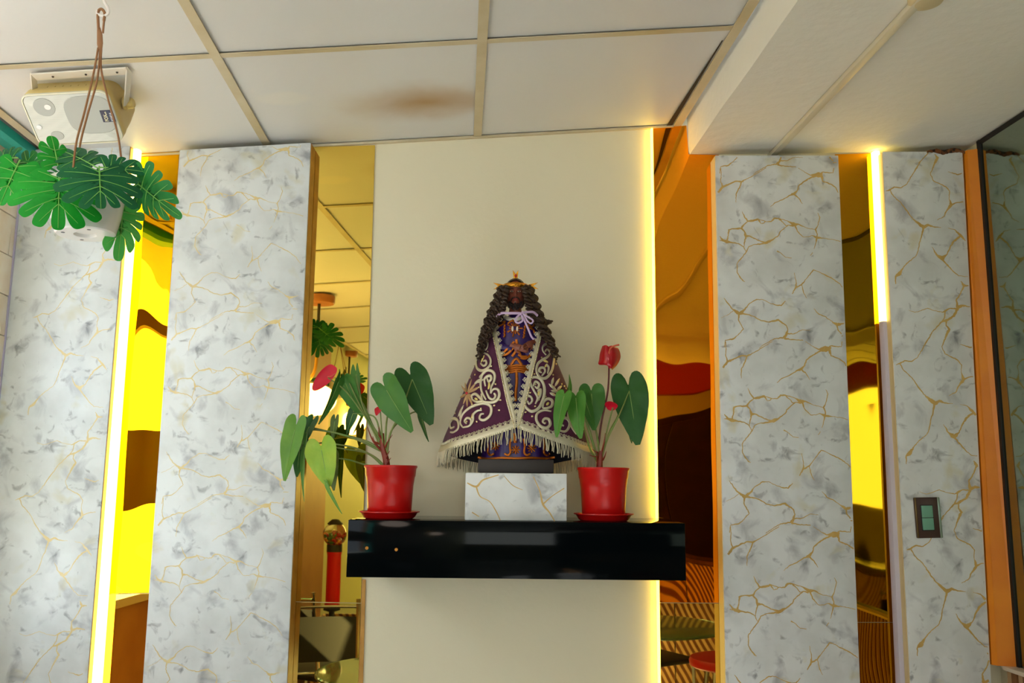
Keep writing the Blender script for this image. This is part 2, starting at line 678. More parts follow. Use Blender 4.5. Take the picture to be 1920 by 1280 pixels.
MB().prism([tbx(y0, -0.02, zt), tbx(y0, 0.034, zt), tbx(y0, 0.034, zt - 0.026), tbx(y0, 0.024, zt - 0.038), tbx(y0, -0.02, zt - 0.038)], tbx(y1, 0, 0) - tbx(y0, 0, 0)).build('header_beam', M_teal, TH, smooth=False)
MB().prism([tbx(y0, -0.02, zt + 0.022), tbx(y0, 0.028, zt + 0.022), tbx(y0, 0.028, zt + 0.003), tbx(y0, -0.02, zt + 0.003)], tbx(y1, 0, 0) - tbx(y0, 0, 0)).build('header_strip', mat('pale_grey_paint', (206, 204, 198), 0.5), TH, smooth=False)
for yy in (-1.45, -2.18):
    MB().box((lx(yy), yy, (zt - 0.038 + 1.02) / 2), (0.05, 0.05, zt - 0.038 - 1.02)).build('mullion', M_teal, TH, smooth=False)

# lilac corner profile beside the left marble panel
a = at_y(37, 340, YP)
b_ = at_y(0, 700, YP)
d = (b_ - a).normalized()
tp, bt = a - d * 0.12, a + d * ((0 - a.z) / d.z)
m = MB().prism([tp + V((0, -0.004, 0)), tp + V((0.008, -0.004, 0)), bt + V((0.008, -0.004, 0)), bt + V((0, -0.004, 0))], V((0, 0.05, 0)))
tagst(m.build('trim_2', M_lilac, smooth=False), 'lilac aluminium corner profile at the left edge of the panelling')

# right wall, mirrored, with orange post, slatted base and ledge
zled = at_y(1866, 1251, -0.10).z
M_tint = mirror_mat('tinted_mirror', (0.32, 0.385, 0.31), wave=0.0004, scale=3, rough=0.05)


def rwall(y0, y1, z0, z1):
    return [V((rx_(y0), y0, z0)), V((rx_(y1), y1, z0)), V((rx_(y1), y1, z1)), V((rx_(y0), y0, z1))]


WR = tagst(MB().prism([p + V((0.004, 0, 0)) for p in rwall(0, -2.7, 0, 2.6)], V((0.1, 0, 0))).build('wall_right', M_wall, smooth=False), 'right wall covered with tinted mirror')
zr = soff(rx_(-0.3), -0.3)
MB().prism(rwall(-0.085, -2.7, zled, zr), V((0.004, 0, 0))).build('mirror_sheet', M_tint, WR, smooth=False)
# black sealing strips up the corner and along the ceiling
m = MB()
pa, pb = V((rx_(-0.092), -0.092, zled)), V((rx_(-0.092), -0.092, zr))
m.box((pa + pb) / 2, (0.010, 0.014, zr - zled))
pa, pb = V((rx_(-0.09), -0.09, zr - 0.006)), V((rx_(-2.7), -2.7, soff(rx_(-2.7), -2.7) - 0.006))
m.tube([pa, pb], 0.009, 4)
m.build('sealing_strip', M_black, WR, smooth=False)
# ledge and slats under the mirror
m = MB().prism([V((rx_(y) - dx, y, zled)) for y, dx in ((-0.075, 0.0), (-0.075, 0.036), (-2.7, 0.036), (-2.7, 0.0))], V((0, 0, -0.010)), 0.001)
m.build('ledge', mat('ledge_white', (214, 200, 182), 0.6), WR, smooth=False)
M_slat = mat('brown_slat', (120, 76, 36), 0.5)
M_slat2 = mat('tan_slat', (176, 142, 104), 0.5)
y = -0.08
k = 0
while y > -2.6:
    wd = 0.024
    MB().prism([V((rx_(yy) - 0.026 - 0.004 * (k % 2), yy, 0)) for yy in (y, y - wd + 0.001)] + [V((rx_(yy) - 0.026 - 0.004 * (k % 2), yy, zled - 0.0102)) for yy in (y - wd + 0.001, y)], V((0.024, 0, 0))).build('slat', M_slat if k % 2 else M_slat2, WR, smooth=False)
    y -= wd
    k += 1
# orange post
pt0, pt1 = at_y(1806, 284, YP), at_y(1858, 1250, YP)
r0 = V((rx_(-0.092), -0.092, pt0.z))
pm = at_y(1814, 284, YP - 0.012)
pmb = at_y(1871, 1250, YP - 0.012)
pt0.x += 0.003
pt1.x += 0.003
top = [V((pt0.x, YP, pt0.z)), V((pm.x, pm.y, pt0.z)), V((rx_(-0.088) - 0.004, -0.088, pt0.z)), V((rx_(-0.085) + 0.0, -0.02, pt0.z)), V((pt0.x, -0.02, pt0.z))]
bot = [V((pt1.x, YP, zled)), V((pmb.x, pmb.y, zled)), V((rx_(-0.088) - 0.004, -0.088, zled)), V((rx_(-0.085), -0.02, zled)), V((pt1.x, -0.02, zled))]
m = MB()
m.add(top + bot, [[0, 1, 2, 3, 4], [9, 8, 7, 6, 5]] + [[i, i + 5, (i + 1) % 5 + 5, (i + 1) % 5] for i in range(5)])
POST = m.build('corner_post', M_orange, smooth=False)
tag(POST, 'orange varnished wooden corner post between marble panel and tinted mirror', 'post')

# closing walls of the room behind the camera (seen only in the mirrors)
M_rear = mat('rear_wall', (206, 190, 128), 0.6, var=(2, (186, 166, 104)))
tagst(MB().box((0.9, -6.45, 1.35), (5.2, 0.1, 2.9)).build('wall_rear', M_rear, smooth=False), 'rear wall of the room')
tagst(MB().box((3.3, -4.5, 1.35), (0.1, 3.8, 2.9)).build('wall_right', mat('far_side_wall', (186, 120, 60), 0.6), smooth=False), 'far side wall of the bar area')
tagst(MB().box((2.5, -2.66, 1.35), (1.8, 0.08, 2.9)).build('wall_right', mat('return_wall', (200, 150, 100), 0.6), smooth=False), 'return wall of the bar area')


# ------------------------------------------------------------------ wall panelling
def edge(top, bottom, y):
    """panel edge through two pixels, carried down to the floor"""
    a, b = at_y(*top, y), at_y(*bottom, y)
    d = (b - a).normalized()
    return a, a + d * ((0.01 - a.z) / d.z)


VA = """55,175,14;85,135,18;130,115,10;175,95,10;215,98,12;260,75,5;310,45,6;385,0,4
85,135,10;72,90,6;75,40,5;72,0,5
215,98,10;205,130,8;178,185,7;178,245,3
605,0,3;650,30,4;690,52,8;740,50,38;765,45,30;770,30,8;845,35,6;850,0,5
740,50,20;690,70,10;640,100,10;610,125,8;600,160,9;575,185,20;545,195,8;500,225,7;450,245,6;415,275,3
575,185,12;610,215,7;635,255,3
765,55,20;775,95,8;830,115,8;865,140,9;880,175,5
220,310,3;235,345,8;260,378,12;295,375,16;330,365,14;350,395,5;372,390,6;380,380,5;420,380,8;440,358,14;470,358,10;500,385,6;520,410,6
320,360,6;355,372,5;380,380,6
470,358,6;530,375,5;580,402,26;610,400,10;660,425,4;730,440,4
520,410,6;540,405,6;575,412,12
540,405,5;520,420,6;480,455,7;470,480,7;430,510,10;390,530,22;350,540,10;300,545,5;265,560,6;250,595,7;215,640,7;185,680,6;185,740,6;205,775,8;225,800,9;240,808,3
65,485,5;90,515,14;115,525,24;150,530,9;200,540,7;230,560,6;250,600,4
65,515,6;90,520,8
115,520,12;125,480,7;128,440,12;150,432,7;215,430,14;235,400,8;262,378,8
215,430,12;235,450,9;245,485,20;275,485,8;330,515,7;385,530,12
245,490,10;235,530,7;232,560,4
585,410,12;600,450,7;640,490,5;675,490,4;700,480,5;735,495,18;790,500,4;850,510,4;915,530,5
740,320,3;755,350,6;740,410,5;725,440,10;738,470,7;735,495,12;725,540,5;715,575,3
705,600,4;690,622,4
460,590,8;480,600,5;520,635,4;560,640,4
580,745,3;592,810,5;590,850,12;565,895,5
590,850,10;630,830,10;660,790,4;710,725,8;740,735,4;800,765,8;840,785,7;890,820,6;930,870,4
630,830,5;645,890,6;665,925,3
95,925,3;120,960,8;150,1000,9;200,1035,24;240,1005,12;265,970,6;320,935,7;360,935,4;410,960,4;455,975,8;490,978,9;520,945,4
200,1035,14;250,1040,9;300,1055,7;350,1085,7;400,1095,8;470,1080,14;490,1095,10;525,1120,8;535,1150,8;525,1185,16;510,1205,22
200,1040,12;195,1080,7;230,1145,7;190,1190,5;160,1215,10;105,1225,5;100,1275,5
75,1065,2;130,1040,3;160,1015,4
525,1180,10;580,1178,6;635,1150,4;690,1155,2
510,1210,12;560,1220,7;640,1225,6
510,1205,10;440,1215,6;390,1245,5;340,1278,4
715,1000,3;750,1040,7;790,1055,6;830,1085,5;875,1115,20;935,1100,4
875,1115,12;880,1150,9;905,1180,8
905,1195,6;940,1195,5"""
VB = """330,10,4;305,50,10;270,110,6;235,170,5;200,193,7;155,188,9;125,207,10;100,215,4
125,207,8;150,250,6;200,295,6;235,345,9;275,400,7;345,458,26;375,443,16;410,455,8;460,460,3
345,460,16;335,510,9;320,560,6;310,620,7;295,655,5;250,690,6;215,730,7;185,775,26;165,790,10;165,840,5
430,0,16;405,60,8;390,100,5;410,145,6;450,165,7;490,185,9;515,215,6;512,262,4
512,260,3;525,310,20;495,350,9;480,385,6;435,410,3
525,310,12;560,293,7;605,287,6
505,463,2;550,475,6;590,515,20;620,550,4
590,515,12;545,550,14;520,590,9;500,640,7;465,668,30;430,640,10;400,590,3
465,670,14;500,710,10;540,755,7;575,785,5;635,790,4
590,820,4;610,850,22;640,850,6
610,850,12;590,900,7;560,950,9;570,1000,22;600,985,16;650,992,6
570,1000,20;545,1055,14;495,1085,16;465,1095,9;430,1135,7;385,1185,4
560,1005,10;520,1003,7;490,1020,14;470,1030,6;420,1020,4;375,1003,5;330,1020,4;290,1030,4;250,1015,2
490,1020,8;485,1060,7;470,1090,10
495,1085,10;495,1120,8;515,1145,16;485,1200,4
505,85,3;570,105,9;595,95,5"""


def veins(text, ox, oy, s):
    out = []
    for ln in text.split('\n'):
        pts = [tuple(float(q) for q in p.split(',')) for p in ln.split(';')]
        line = []
        for x, y, wd in pts:
            p = at_y(ox + x / s, oy + y / s, YP)
            line.append((p.x, p.z, wd / s / F * 2.475))
        out.append(line)
    return out


VEIN_A = veins(VA, 1340, 640, 3.557)
VEIN_B = veins(VB, 1650, 620, 3.367)
PER = at_y(1476, 630, YP).z - at_y(1485, 976, YP).z
PERB = at_y(1752.5, 756, YP).z - at_y(1771, 1108, YP).z


def vein_mesh(lines, dx, shifts, inside, wk=1.0, y=YP - 0.00035):
    rnd = random.Random(5)
    m = MB()
    for sh in shifts:
        for li, ln in enumerate(lines):
            yy = y - li * 0.000012
            fine = []
            for a, b in zip(ln, ln[1:]):
                n = max(2, int(math.hypot(b[0] - a[0], b[1] - a[1]) / 0.004))
                for k in range(n):
                    t = k / n
                    j = 0.0009 * (1 if 0 < k else 0)
                    # the node blobs thin out fast along a branch
                    wd = lerp(a[2], b[2], t * t * (3 - 2 * t))
                    fine.append((lerp(a[0], b[0], t) + dx + rnd.uniform(-j, j), lerp(a[1], b[1], t) + sh + rnd.uniform(-j, j), wd * rnd.uniform(0.75, 1.15)))
            fine.append((ln[-1][0] + dx, ln[-1][1] + sh, ln[-1][2]))
            run = []

            def flush():
                if len(run) > 1:
                    rows = []
                    for i, q in enumerate(run):
                        p0, p1 = run[max(i - 1, 0)], run[min(i + 1, len(run) - 1)]
                        tx, tz = p1[0] - p0[0], p1[1] - p0[1]
                        L = math.hypot(tx, tz) or 1
                        nx, nz = -tz / L, tx / L
                        h = max(q[2] * wk, 0.0009) / 2
                        rows.append([V((q[0] - nx * h, yy, q[1] - nz * h)), V((q[0] + nx * h, yy, q[1] + nz * h))])
                    m.grid(rows)
            for q in fine:
                if inside(q[0], q[1]):
                    run.append(q)
                else:
                    flush()
                    run = []
            flush()
    return m


def marble_panel(tl, bl, tr, br, label, lines, dx, shifts, wk=1.0, edge_l=None, edge_r=None, mv=None):
    a, b = edge(tl, bl, YP)
    c, d = edge(tr, br, YP)
    m = MB().prism([a, c, d, b], V((0, 0.0575, 0)), 0.002)
    root = m.build('marble_panel', M_marble, origin=(b + d) / 2, ang=30)
    tag(root, label, 'wall panel', 'marble wall panels')

    def inside(x, z):
        tl_ = (z - b.z) / (a.z - b.z)
        tr_ = (z - d.z) / (c.z - d.z)
        if z < 0.02 or z > lerp(a.z, c.z, (x - a.x) / (c.x - a.x)) - 0.004:
            return False
        return lerp(b.x, a.x, tl_) + 0.003 < x < lerp(d.x, c.x, tr_) - 0.003
    v = vein_mesh(lines, dx, shifts, inside, wk)
    if v.v:
        o = v.build('vein_print', mv or M_vein, root, smooth=False)
        o['kind'] = 'stuff'
        o['label'] = 'printed gold veins'
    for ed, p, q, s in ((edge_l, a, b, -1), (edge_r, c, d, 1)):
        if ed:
            MB().prism([p + V((s * 0.0012, 0.003, -0.002)), q + V((s * 0.0012, 0.003, 0)), q + V((s * 0.0012, 0.0565, 0)), p + V((s * 0.0012, 0.0565, -0.002))], V((-s * 0.001, 0, 0))).build('side_tint', ed, root, smooth=False)  # the gold sides carry the bounce off the mirrors in their colour
    return root, (a, b, c, d)


sh = [PER * k for k in range(-3, 4)]
P3, e3 = marble_panel((1341, 291), (1361, 1280), (1572, 291), (1613, 1280), 'marble-print wall panel between the tall orange mirror and the half-lit light strip', VEIN_A, 0.0, sh, 1.0, M_edgecream, None)
xl3 = at_y(1349, 640, YP).x
xl2 = at_y(308, 640, YP).x
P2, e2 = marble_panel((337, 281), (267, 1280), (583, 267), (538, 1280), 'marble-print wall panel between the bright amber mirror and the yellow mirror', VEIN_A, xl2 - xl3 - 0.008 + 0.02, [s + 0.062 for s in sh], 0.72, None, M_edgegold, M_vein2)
xl5 = at_y(1674, 640, YP).x
P5, e5 = marble_panel((1655, 284), (1707, 1280), (1805, 284), (1859, 1280), 'marble-print wall panel carrying the light switch', VEIN_B, 0.0, [PERB * k for k in range(-3, 4)], 1.0, M_edgecream, None)
xl1 = at_y(8, 640, YP).x
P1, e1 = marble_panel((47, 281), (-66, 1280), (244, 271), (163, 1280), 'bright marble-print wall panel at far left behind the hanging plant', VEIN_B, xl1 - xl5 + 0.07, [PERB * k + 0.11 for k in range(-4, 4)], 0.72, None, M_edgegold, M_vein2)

MIR = {
    'bright': mirror_mat('amber_acrylic', (0.80, 0.40, 0.003), wave=0.017, scale=4.6, off=(3, 0, 1.3)),
    'yellow': mirror_mat('yellow_acrylic', (1.0, 0.72, 0.14), wave=0.0012, scale=2.2),
    'orange': mirror_mat('orange_acrylic', (1.0, 0.36, 0.012), wave=0.0075, scale=3.2, off=(1.1, 0, 0.4)),
    'deep': mirror_mat('deep_orange_acrylic', (0.62, 0.29, 0.008), wave=0.009, scale=3.6, off=(2.6, 0, 4.4)),
    'low': mirror_mat('clear_amber_acrylic', (0.80, 0.60, 0.16), wave=0.0006, scale=2.0),
    'lowo': mirror_mat('clear_orange_acrylic', (1.0, 0.50, 0.06), wave=0.0006, scale=2.0),
}


def mirror_strip(poly_top, tl, bl, tr, br, yj, up, lo, label):
    """poly_top: pixels along the top edge, yj: pixel row of the joint between the two sheets"""
    yf = -0.006
    _, b = edge(tl, bl, yf)
    _, d = edge(tr, br, yf)
    root = thing('mirror_strip', (b + d) / 2 + V((0, 0.003, 0)), label, 'mirror', 'acrylic mirror strips')
    ax = lambda py, t, bo: t[0] + (bo[0] - t[0]) * (py - t[1]) / (bo[1] - t[1])
    jl, jr = at_y(ax(yj[0], tl, bl), yj[0], yf), at_y(ax(yj[1], tr, br), yj[1], yf)
    topp = [at_y(px, py, yf) for px, py in poly_top]
    MB().prism(topp + [jr, jl], V((0, 0.0045, 0)), 0.0006).build('mirror_sheet', MIR[up], root, smooth=False)
    g = V((0, 0, -0.0015))
    o = MB().prism([jl + g, jr + g, d, b], V((0, 0.0045, 0)), 0.0006).build('mirror_sheet', MIR[lo], root, smooth=False)
    o['label'] = 'lower sheet, flatter and clearer'
    return root


mirror_strip([(260, 281), (336, 277)], (260, 281), (185, 1280), (336, 277), (271, 1280), (1113, 1111), 'bright', 'lowo', 'narrow bright amber mirror strip beside the far left light strip')
M2_ = mirror_strip([(572, 276), (703, 272)], (572, 276), (535, 1280), (703, 272), (672, 1280), (1127, 1130), 'yellow', 'low', 'yellow mirror strip between marble panel and cream wall reflecting pendant lamps')
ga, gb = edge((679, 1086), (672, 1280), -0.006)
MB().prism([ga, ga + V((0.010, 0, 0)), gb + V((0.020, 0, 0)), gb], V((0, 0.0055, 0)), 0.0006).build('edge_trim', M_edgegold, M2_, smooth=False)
mirror_strip([(1223, 240), (1287, 235), (1291, 289), (1348, 290)], (1223, 240), (1238, 1280), (1348, 290), (1366, 1280), (1129, 1130), 'orange', 'low', 'wavy deep orange mirror strip right of the cream wall')
mirror_strip([(1566, 289), (1634, 287)], (1566, 289), (1606, 1280), (1634, 287), (1680, 1280), (1166, 1166), 'deep', 'deep', 'narrow brown orange mirror strip beside the half-lit light strip')


# light strips
def led_mat(name, col, st):
    return mat(name, (255, 240, 190), 0.4, emit=(col, st))


def light_strip(tl, bl, wd, dp, y, label, m_led, cut=None):
    a, b = edge(tl, bl, y)
    d = (b - a).normalized()
    root = thing('light_strip', b, label, 'light strip', 'LED light strips')
    segs = [(a, b, m_led)]
    if cut:
        c = at_y(*cut, y)
        segs = [(a, c, m_led), (c, b, M_off)]
    for p, q, mm in segs:
        m = MB()
        sec = [V((0, 0.0, 0)), V((0, -dp * 0.6, 0)), V((wd * 0.2, -dp, 0)), V((wd * 0.8, -dp, 0)), V((wd, -dp * 0.6, 0)), V((wd, 0.0, 0))]
        m.prism([p + s for s in sec], q - p)
        o = m.build('diffuser', mm, root, ang=60)
        if mm is M_off:
            o['label'] = 'unlit lower length, lilac white'
    return root, a, b


M_off = mat('unlit_diffuser', (206, 200, 216), 0.35)
M_led1 = led_mat('led_left', (255, 238, 130), 6.0)
M_led3 = led_mat('led_middle', (255, 214, 60), 9.0)
M_led4 = led_mat('led_right', (255, 224, 110), 7.0)
light_strip((251, 282), (176, 1280), 0.0235, 0.022, -0.022, 'warm lit light strip in the gap beside the far left marble panel', M_led1)
l3, a3, b3 = light_strip((1219, 243), (1233, 1280), 0.0075, 0.012, -0.007, 'thin lit light strip along the right edge of the cream wall', M_led3)
light_strip((1633, 287), (1679, 1280), 0.0215, 0.020, -0.016, 'light strip lit only in its upper part beside the switch panel', M_led4, (1648, 604))

# ------------------------------------------------------------------ shelf and pedestal
SF = -0.30
ZS = at_y(968, 977.5, SF).z
ZB = at_y(968, 1085, SF).z
xa, xb = at_y(653, 975, SF).x, at_y(1284.5, 980, SF).x
SHELF = thing('floating_shelf', ((xa + xb) / 2, SF / 2, ZB), 'glossy black box shelf fixed across the cream wall', 'shelf')
MB().box(((xa + xb) / 2, (SF - 0.007) / 2, (ZS + ZB) / 2), (xb - xa, -SF - 0.007, ZS - ZB), None, 0.0012).build('shelf_box', M_gloss, SHELF)
for px, py in ((688, 1027), (743, 1030)):
    p = at_y(px, py, SF)
    m = MB().lathe([(0.0, 0.001), (0.0018, 0.001), (0.0022, 0.0018), (0.0038, 0.0018), (0.0046, 0.0)], 20, p, Matrix.Rotation(PI / 2, 3, 'X'))
    o = m.build('screw_cap', M_brass, SHELF)
SY = -0.17
pl, pr = at_y(872, 930, -0.27), at_y(1063, 930, -0.27)
ZP = at_y(968, 887, -0.27).z
PED = MB().box(((pl.x + pr.x) / 2, SY, (ZS + ZP) / 2 + 0.0005), (pr.x - pl.x, 0.20, ZP - ZS), None, 0.003).build('pedestal', M_marble, origin=((pl.x + pr.x) / 2, SY, ZS))
tag(PED, 'small marble-print box on the black shelf under the statue', 'pedestal')
m = MB()
for ln in ([(876, 905, 2), (893, 912, 4), (905, 900, 3), (925, 893, 2), (935, 890, 2)], [(893, 912, 3), (900, 930, 2), (918, 940, 1.5), (930, 958, 2), (938, 975, 1.5)],
           [(1000, 893, 1.5), (1012, 920, 2), (1018, 945, 4), (1030, 960, 2.5), (1040, 977, 2)], [(1018, 945, 3), (1035, 930, 1.5), (1058, 915, 2)],
           [(945, 892, 1), (962, 910, 1.5), (980, 918, 1)], [(885, 960, 2), (898, 968, 1.5)]):
    fine = spline(ln, 5)
    rows = []
    for i, q in enumerate(fine):
        p0, p1 = fine[max(i - 1, 0)], fine[min(i + 1, len(fine) - 1)]
        L = math.hypot(p1[0] - p0[0], p1[1] - p0[1]) or 1
        nx, ny = -(p1[1] - p0[1]) / L, (p1[0] - p0[0]) / L
        h = q[2] / 2
        rows.append([at_y(q[0] - nx * h, q[1] - ny * h, -0.2703), at_y(q[0] + nx * h, q[1] + ny * h, -0.2703)])
    m.grid(rows)
o = m.build('vein_print', M_vein, PED, smooth=False)
o['label'] = 'printed gold veins'


# ------------------------------------------------------------------ potted anthuriums
def leaf_mat(name, a, b, rough=0.46):
    m = mat(name, a, rough, spec=0.28, var=(16, b, 0.35, 0.72), bump=(90, 0.0006))
    return m


LG = {
    'mid': leaf_mat('leaf_mid_green', (56, 108, 42), (74, 124, 50)),
    'dark': leaf_mat('leaf_dark_green', (36, 82, 32), (50, 96, 40)),
    'light': leaf_mat('leaf_light_green', (84, 132, 48), (108, 150, 56)),
    'lime': leaf_mat('leaf_yellow_green', (132, 170, 52), (166, 186, 66)),
    'fresh': leaf_mat('leaf_fresh_green', (66, 122, 40), (84, 140, 50)),
    'olive': leaf_mat('leaf_olive', (72, 96, 40), (98, 112, 50)),
}
M_rib = mat('leaf_rib', (128, 160, 84), 0.5)
M_stem = mat('green_petiole', (104, 138, 62), 0.5, var=(20, (130, 130, 66)))
M_redstem = mat('red_stipule', (122, 22, 20), 0.5, var=(30, (150, 60, 34)))
M_spathe = mat('red_spathe', (206, 12, 44), 0.3, spec=0.5, coat=0.2)
M_spathe2 = mat('deep_red_spathe', (176, 8, 22), 0.3, spec=0.5, coat=0.2)
M_spadix = mat('spadix', (206, 92, 60), 0.6)

HEART = [(0, 1.0), (6, 0.93), (14, 0.80), (28, 0.66), (48, 0.565), (70, 0.515), (90, 0.5), (115, 0.52), (135, 0.54), (150, 0.52), (162, 0.43), (172, 0.26), (180, 0.07)]


def leaf_frame(A, T, twist):
    ax = (T - A)
    L = ax.length
    ax.normalize()
    view = (CAM - (A + T) / 2).normalized()
    n = (view - ax * view.dot(ax)).normalized()
    n = Quaternion(ax, math.radians(twist)) @ n
    return ax, n.cross(ax).normalized(), n, L


def heart_leaf(parent, A, T, width, twist=0, mt='mid', fold=0.18, droop=0.12, lobe=1.0, curl=0.0, rib=True):
    ax, sd, n, L = leaf_frame(A, T, twist)
    RN, AN = 7, 48
    rows = []
    for i in range(RN + 1):
        f = (i / RN)
        row = []
        for k in range(AN):
            ph = -180 + 360 * (k + 0.5) / AN
            a = abs(ph)
            r = interp(HEART, a)
            # blend from length units (tip) to width units (sides)
            cl = math.cos(math.radians(a))
            if cl > 0:
                x = r * cl * L
            else:
                x = r * cl * L * 0.62 * lobe
            yv = r * math.sin(math.radians(ph)) * width / 1.04
            x, yv = x * f, yv * f
            h = fold * abs(yv) - droop * (max(x, 0) / L) ** 2 * L - curl * (yv / width) ** 2 * width + 0.03 * width * math.sin(5 * math.radians(ph) + L * 90) * f * f
            row.append(A + ax * x + sd * yv + n * h)
        rows.append(row)
    m = MB().grid(rows, wrap=True)
    o = m.build('leaf', LG[mt], parent, ang=180)
    if rib:
        pts = []
        for i in range(9):
            x = L * 0.96 * i / 8
            pts.append(A + ax * x + n * (-droop * (x / L) ** 2 * L + 0.0006))
        MB().tube(pts, [0.0011 * (1 - 0.8 * i / 8) for i in range(9)], 5).build('midrib', M_rib, o)
    return o


def pxp(y):
    return lambda px, py: at_y(px, py, y)


def stem(parent, pts, r0, r1, m_, name='petiole'):
    sp_ = [V(p) for p in spline([tuple(p) for p in pts], 6)]
    n = len(sp_)
    return MB().tube(sp_, [lerp(r0, r1, i / (n - 1)) for i in range(n)], 7).build(name, m_, parent)


def red_pot(root, x, y, z, k=1.0):
    R = 0.0695 * k
    hz = 0.128
    MB().lathe([(0, 0.002), (0.060 * k, 0.002), (0.066 * k, 0.006), (0.073 * k, 0.017), (0.079 * k, 0.019), (0.079 * k, 0.0215), (0.070 * k, 0.021), (0.063 * k, 0.010), (0, 0.008)], 48, (x, y, z - 0.0019)).build('saucer', M_red, root)
    b = 0.0092
    MB().lathe([(0, b), (0.054 * k, b), (0.0565 * k, b + 0.003), (0.0605 * k, b + 0.075), (0.0640 * k, b + 0.099), (0.0652 * k, b + 0.100), (0.0672 * k, b + hz - 0.008), (R, b + hz - 0.006), (R, b + hz - 0.001), (R - 0.0015, b + hz), (0.064 * k, b + hz - 0.001), (0.062 * k, b + hz - 0.02), (0.060 * k, b + hz - 0.03)], 56, (x, y, z)).build('pot', M_red, root, ang=50)
    MB().lathe([(0, b + hz - 0.014), (0.03, b + hz - 0.012), (0.062 * k, b + hz - 0.016)], 32, (x, y, z)).build('soil', M_soil, root)
    return z + b + hz


PY = -0.205
# --- left plant
xl = at_y(731, 930, PY).x
PL = thing('potted_anthurium', (xl, PY, ZS), 'red-flowered anthurium spreading to the left in a red plastic pot, left end of shelf', 'potted plant', 'anthuriums on the shelf')
zt_ = red_pot(PL, xl, PY, ZS)
q = pxp(PY)
base = V((xl - 0.008, PY, zt_ - 0.02))
# crown stem with red sheaths
crown = at_y(717, 835, PY)
stem(PL, [base, at_y(724, 862, PY), crown, at_y(716, 812, PY)], 0.010, 0.006, M_redstem, 'stem')
for a, b_, r in (((716, 845), (690, 800), 0.004), ((722, 840), (737, 815), 0.003), ((712, 832), (700, 818), 0.004), ((726, 862), (732, 845), 0.003), ((718, 825), (712, 800), 0.0035), ((727, 872), (734, 858), 0.003)):
    stem(PL, [q(*a), q((a[0] + b_[0]) / 2 - 3, (a[1] + b_[1]) / 2 + 3) + V((0, -0.01, 0)), q(*b_) + V((0, -0.012, 0))], r, 0.0006, M_redstem, 'stipule')


def fl(parent, Apx, Tpx, ya, yt, wpx, twist=0, mt='mid', **k):
    A, T = at_y(*Apx, ya), at_y(*Tpx, yt)
    sc_ = F / ((A + T) / 2 - CAM).dot(RCAM @ V((0, 0, -1)))
    return heart_leaf(parent, A, T, wpx / sc_, twist, mt, **k)


# leaves: attach, tip, depths, width, twist
fl(PL, (725, 731), (773, 813), PY - 0.02, PY - 0.05, 66, 24, 'mid', lobe=1.0, fold=0.10, droop=0.05)
fl(PL, (773, 711), (811, 798), PY + 0.02, PY - 0.01, 66, -8, 'dark', lobe=1.15, fold=0.12, droop=0.08)
fl(PL, (789, 772), (799, 831), PY + 0.05, PY + 0.03, 20, 62, 'dark', fold=0.3)
fl(PL, (668, 702), (674, 778), PY + 0.03, PY + 0.02, 26, 50, 'mid', fold=0.2)
fl(PL, (648, 718), (678, 786), PY - 0.01, PY + 0.01, 44, 30, 'mid', lobe=0.8)
fl(PL, (634, 716), (604, 800), PY - 0.03, PY - 0.06, 26, -48, 'mid', fold=0.25, lobe=0.8)
fl(PL, (662, 775), (648, 815), PY + 0.02, PY + 0.02, 22, 20, 'dark')
fl(PL, (553, 806), (528, 904), PY - 0.06, PY - 0.08, 46, 26, 'light', fold=0.22, lobe=1.1)
fl(PL, (572, 800), (551, 838), PY - 0.02, PY - 0.03, 34, 36, 'dark', lobe=1.6)
fl(PL, (580, 800), (556, 846), PY - 0.03, PY - 0.05, 30, 40, 'dark', lobe=1.8)
fl(PL, (564, 832), (554, 896), PY - 0.03, PY - 0.04, 32, 20, 'dark')
fl(PL, (572, 838), (560, 944), PY - 0.05, PY - 0.06, 20, 62, 'mid', fold=0.3)
fl(PL, (603, 844), (615, 915), PY - 0.07, PY - 0.08, 66, 24, 'lime', lobe=1.3, fold=0.16)
fl(PL, (613, 905), (637, 968), PY - 0.075, PY - 0.08, 14, 55, 'light', fold=0.3, lobe=0.4)
fl(PL, (624, 858), (623, 922), PY - 0.03, PY - 0.04, 30, 30, 'olive', lobe=0.9)
fl(PL, (628, 790), (622, 826), PY - 0.0, PY - 0.01, 18, 30, 'olive', lobe=1.4)
# petioles
PB = [at_y(716, 848, PY), at_y(722, 858, PY), at_y(719, 866, PY)]
for k, pts in enumerate([
        [(718, 830), (705, 812), (680, 770), (655, 718)], [(716, 822), (700, 800), (676, 750), (634, 716)], [(722, 850), (724, 800), (727, 770), (725, 731)],
        [(724, 850), (733, 810), (752, 770), (773, 711)], [(716, 846), (690, 828), (640, 814), (572, 802)], [(714, 842), (680, 826), (630, 812), (580, 800)],
        [(719, 872), (700, 855), (660, 838), (603, 830), (588, 838)], [(719, 874), (690, 850), (650, 842), (615, 836)], [(722, 874), (690, 872), (655, 862), (626, 858)],
        [(718, 835), (700, 800), (680, 760), (668, 704)], [(718, 832), (712, 808), (700, 780), (662, 775)], [(726, 850), (735, 805), (770, 775), (789, 772)],
        [(716, 846), (660, 820), (600, 806), (560, 808), (553, 806)]]):
    yy = [PY, PY - 0.004, PY - 0.01 + 0.01 * (k % 3), PY - 0.02 + 0.012 * (k % 4), PY - 0.04]
    stem(PL, [at_y(px, py, yy[min(i, 4)]) for i, (px, py) in enumerate(pts)], 0.0030, 0.0016, M_stem)


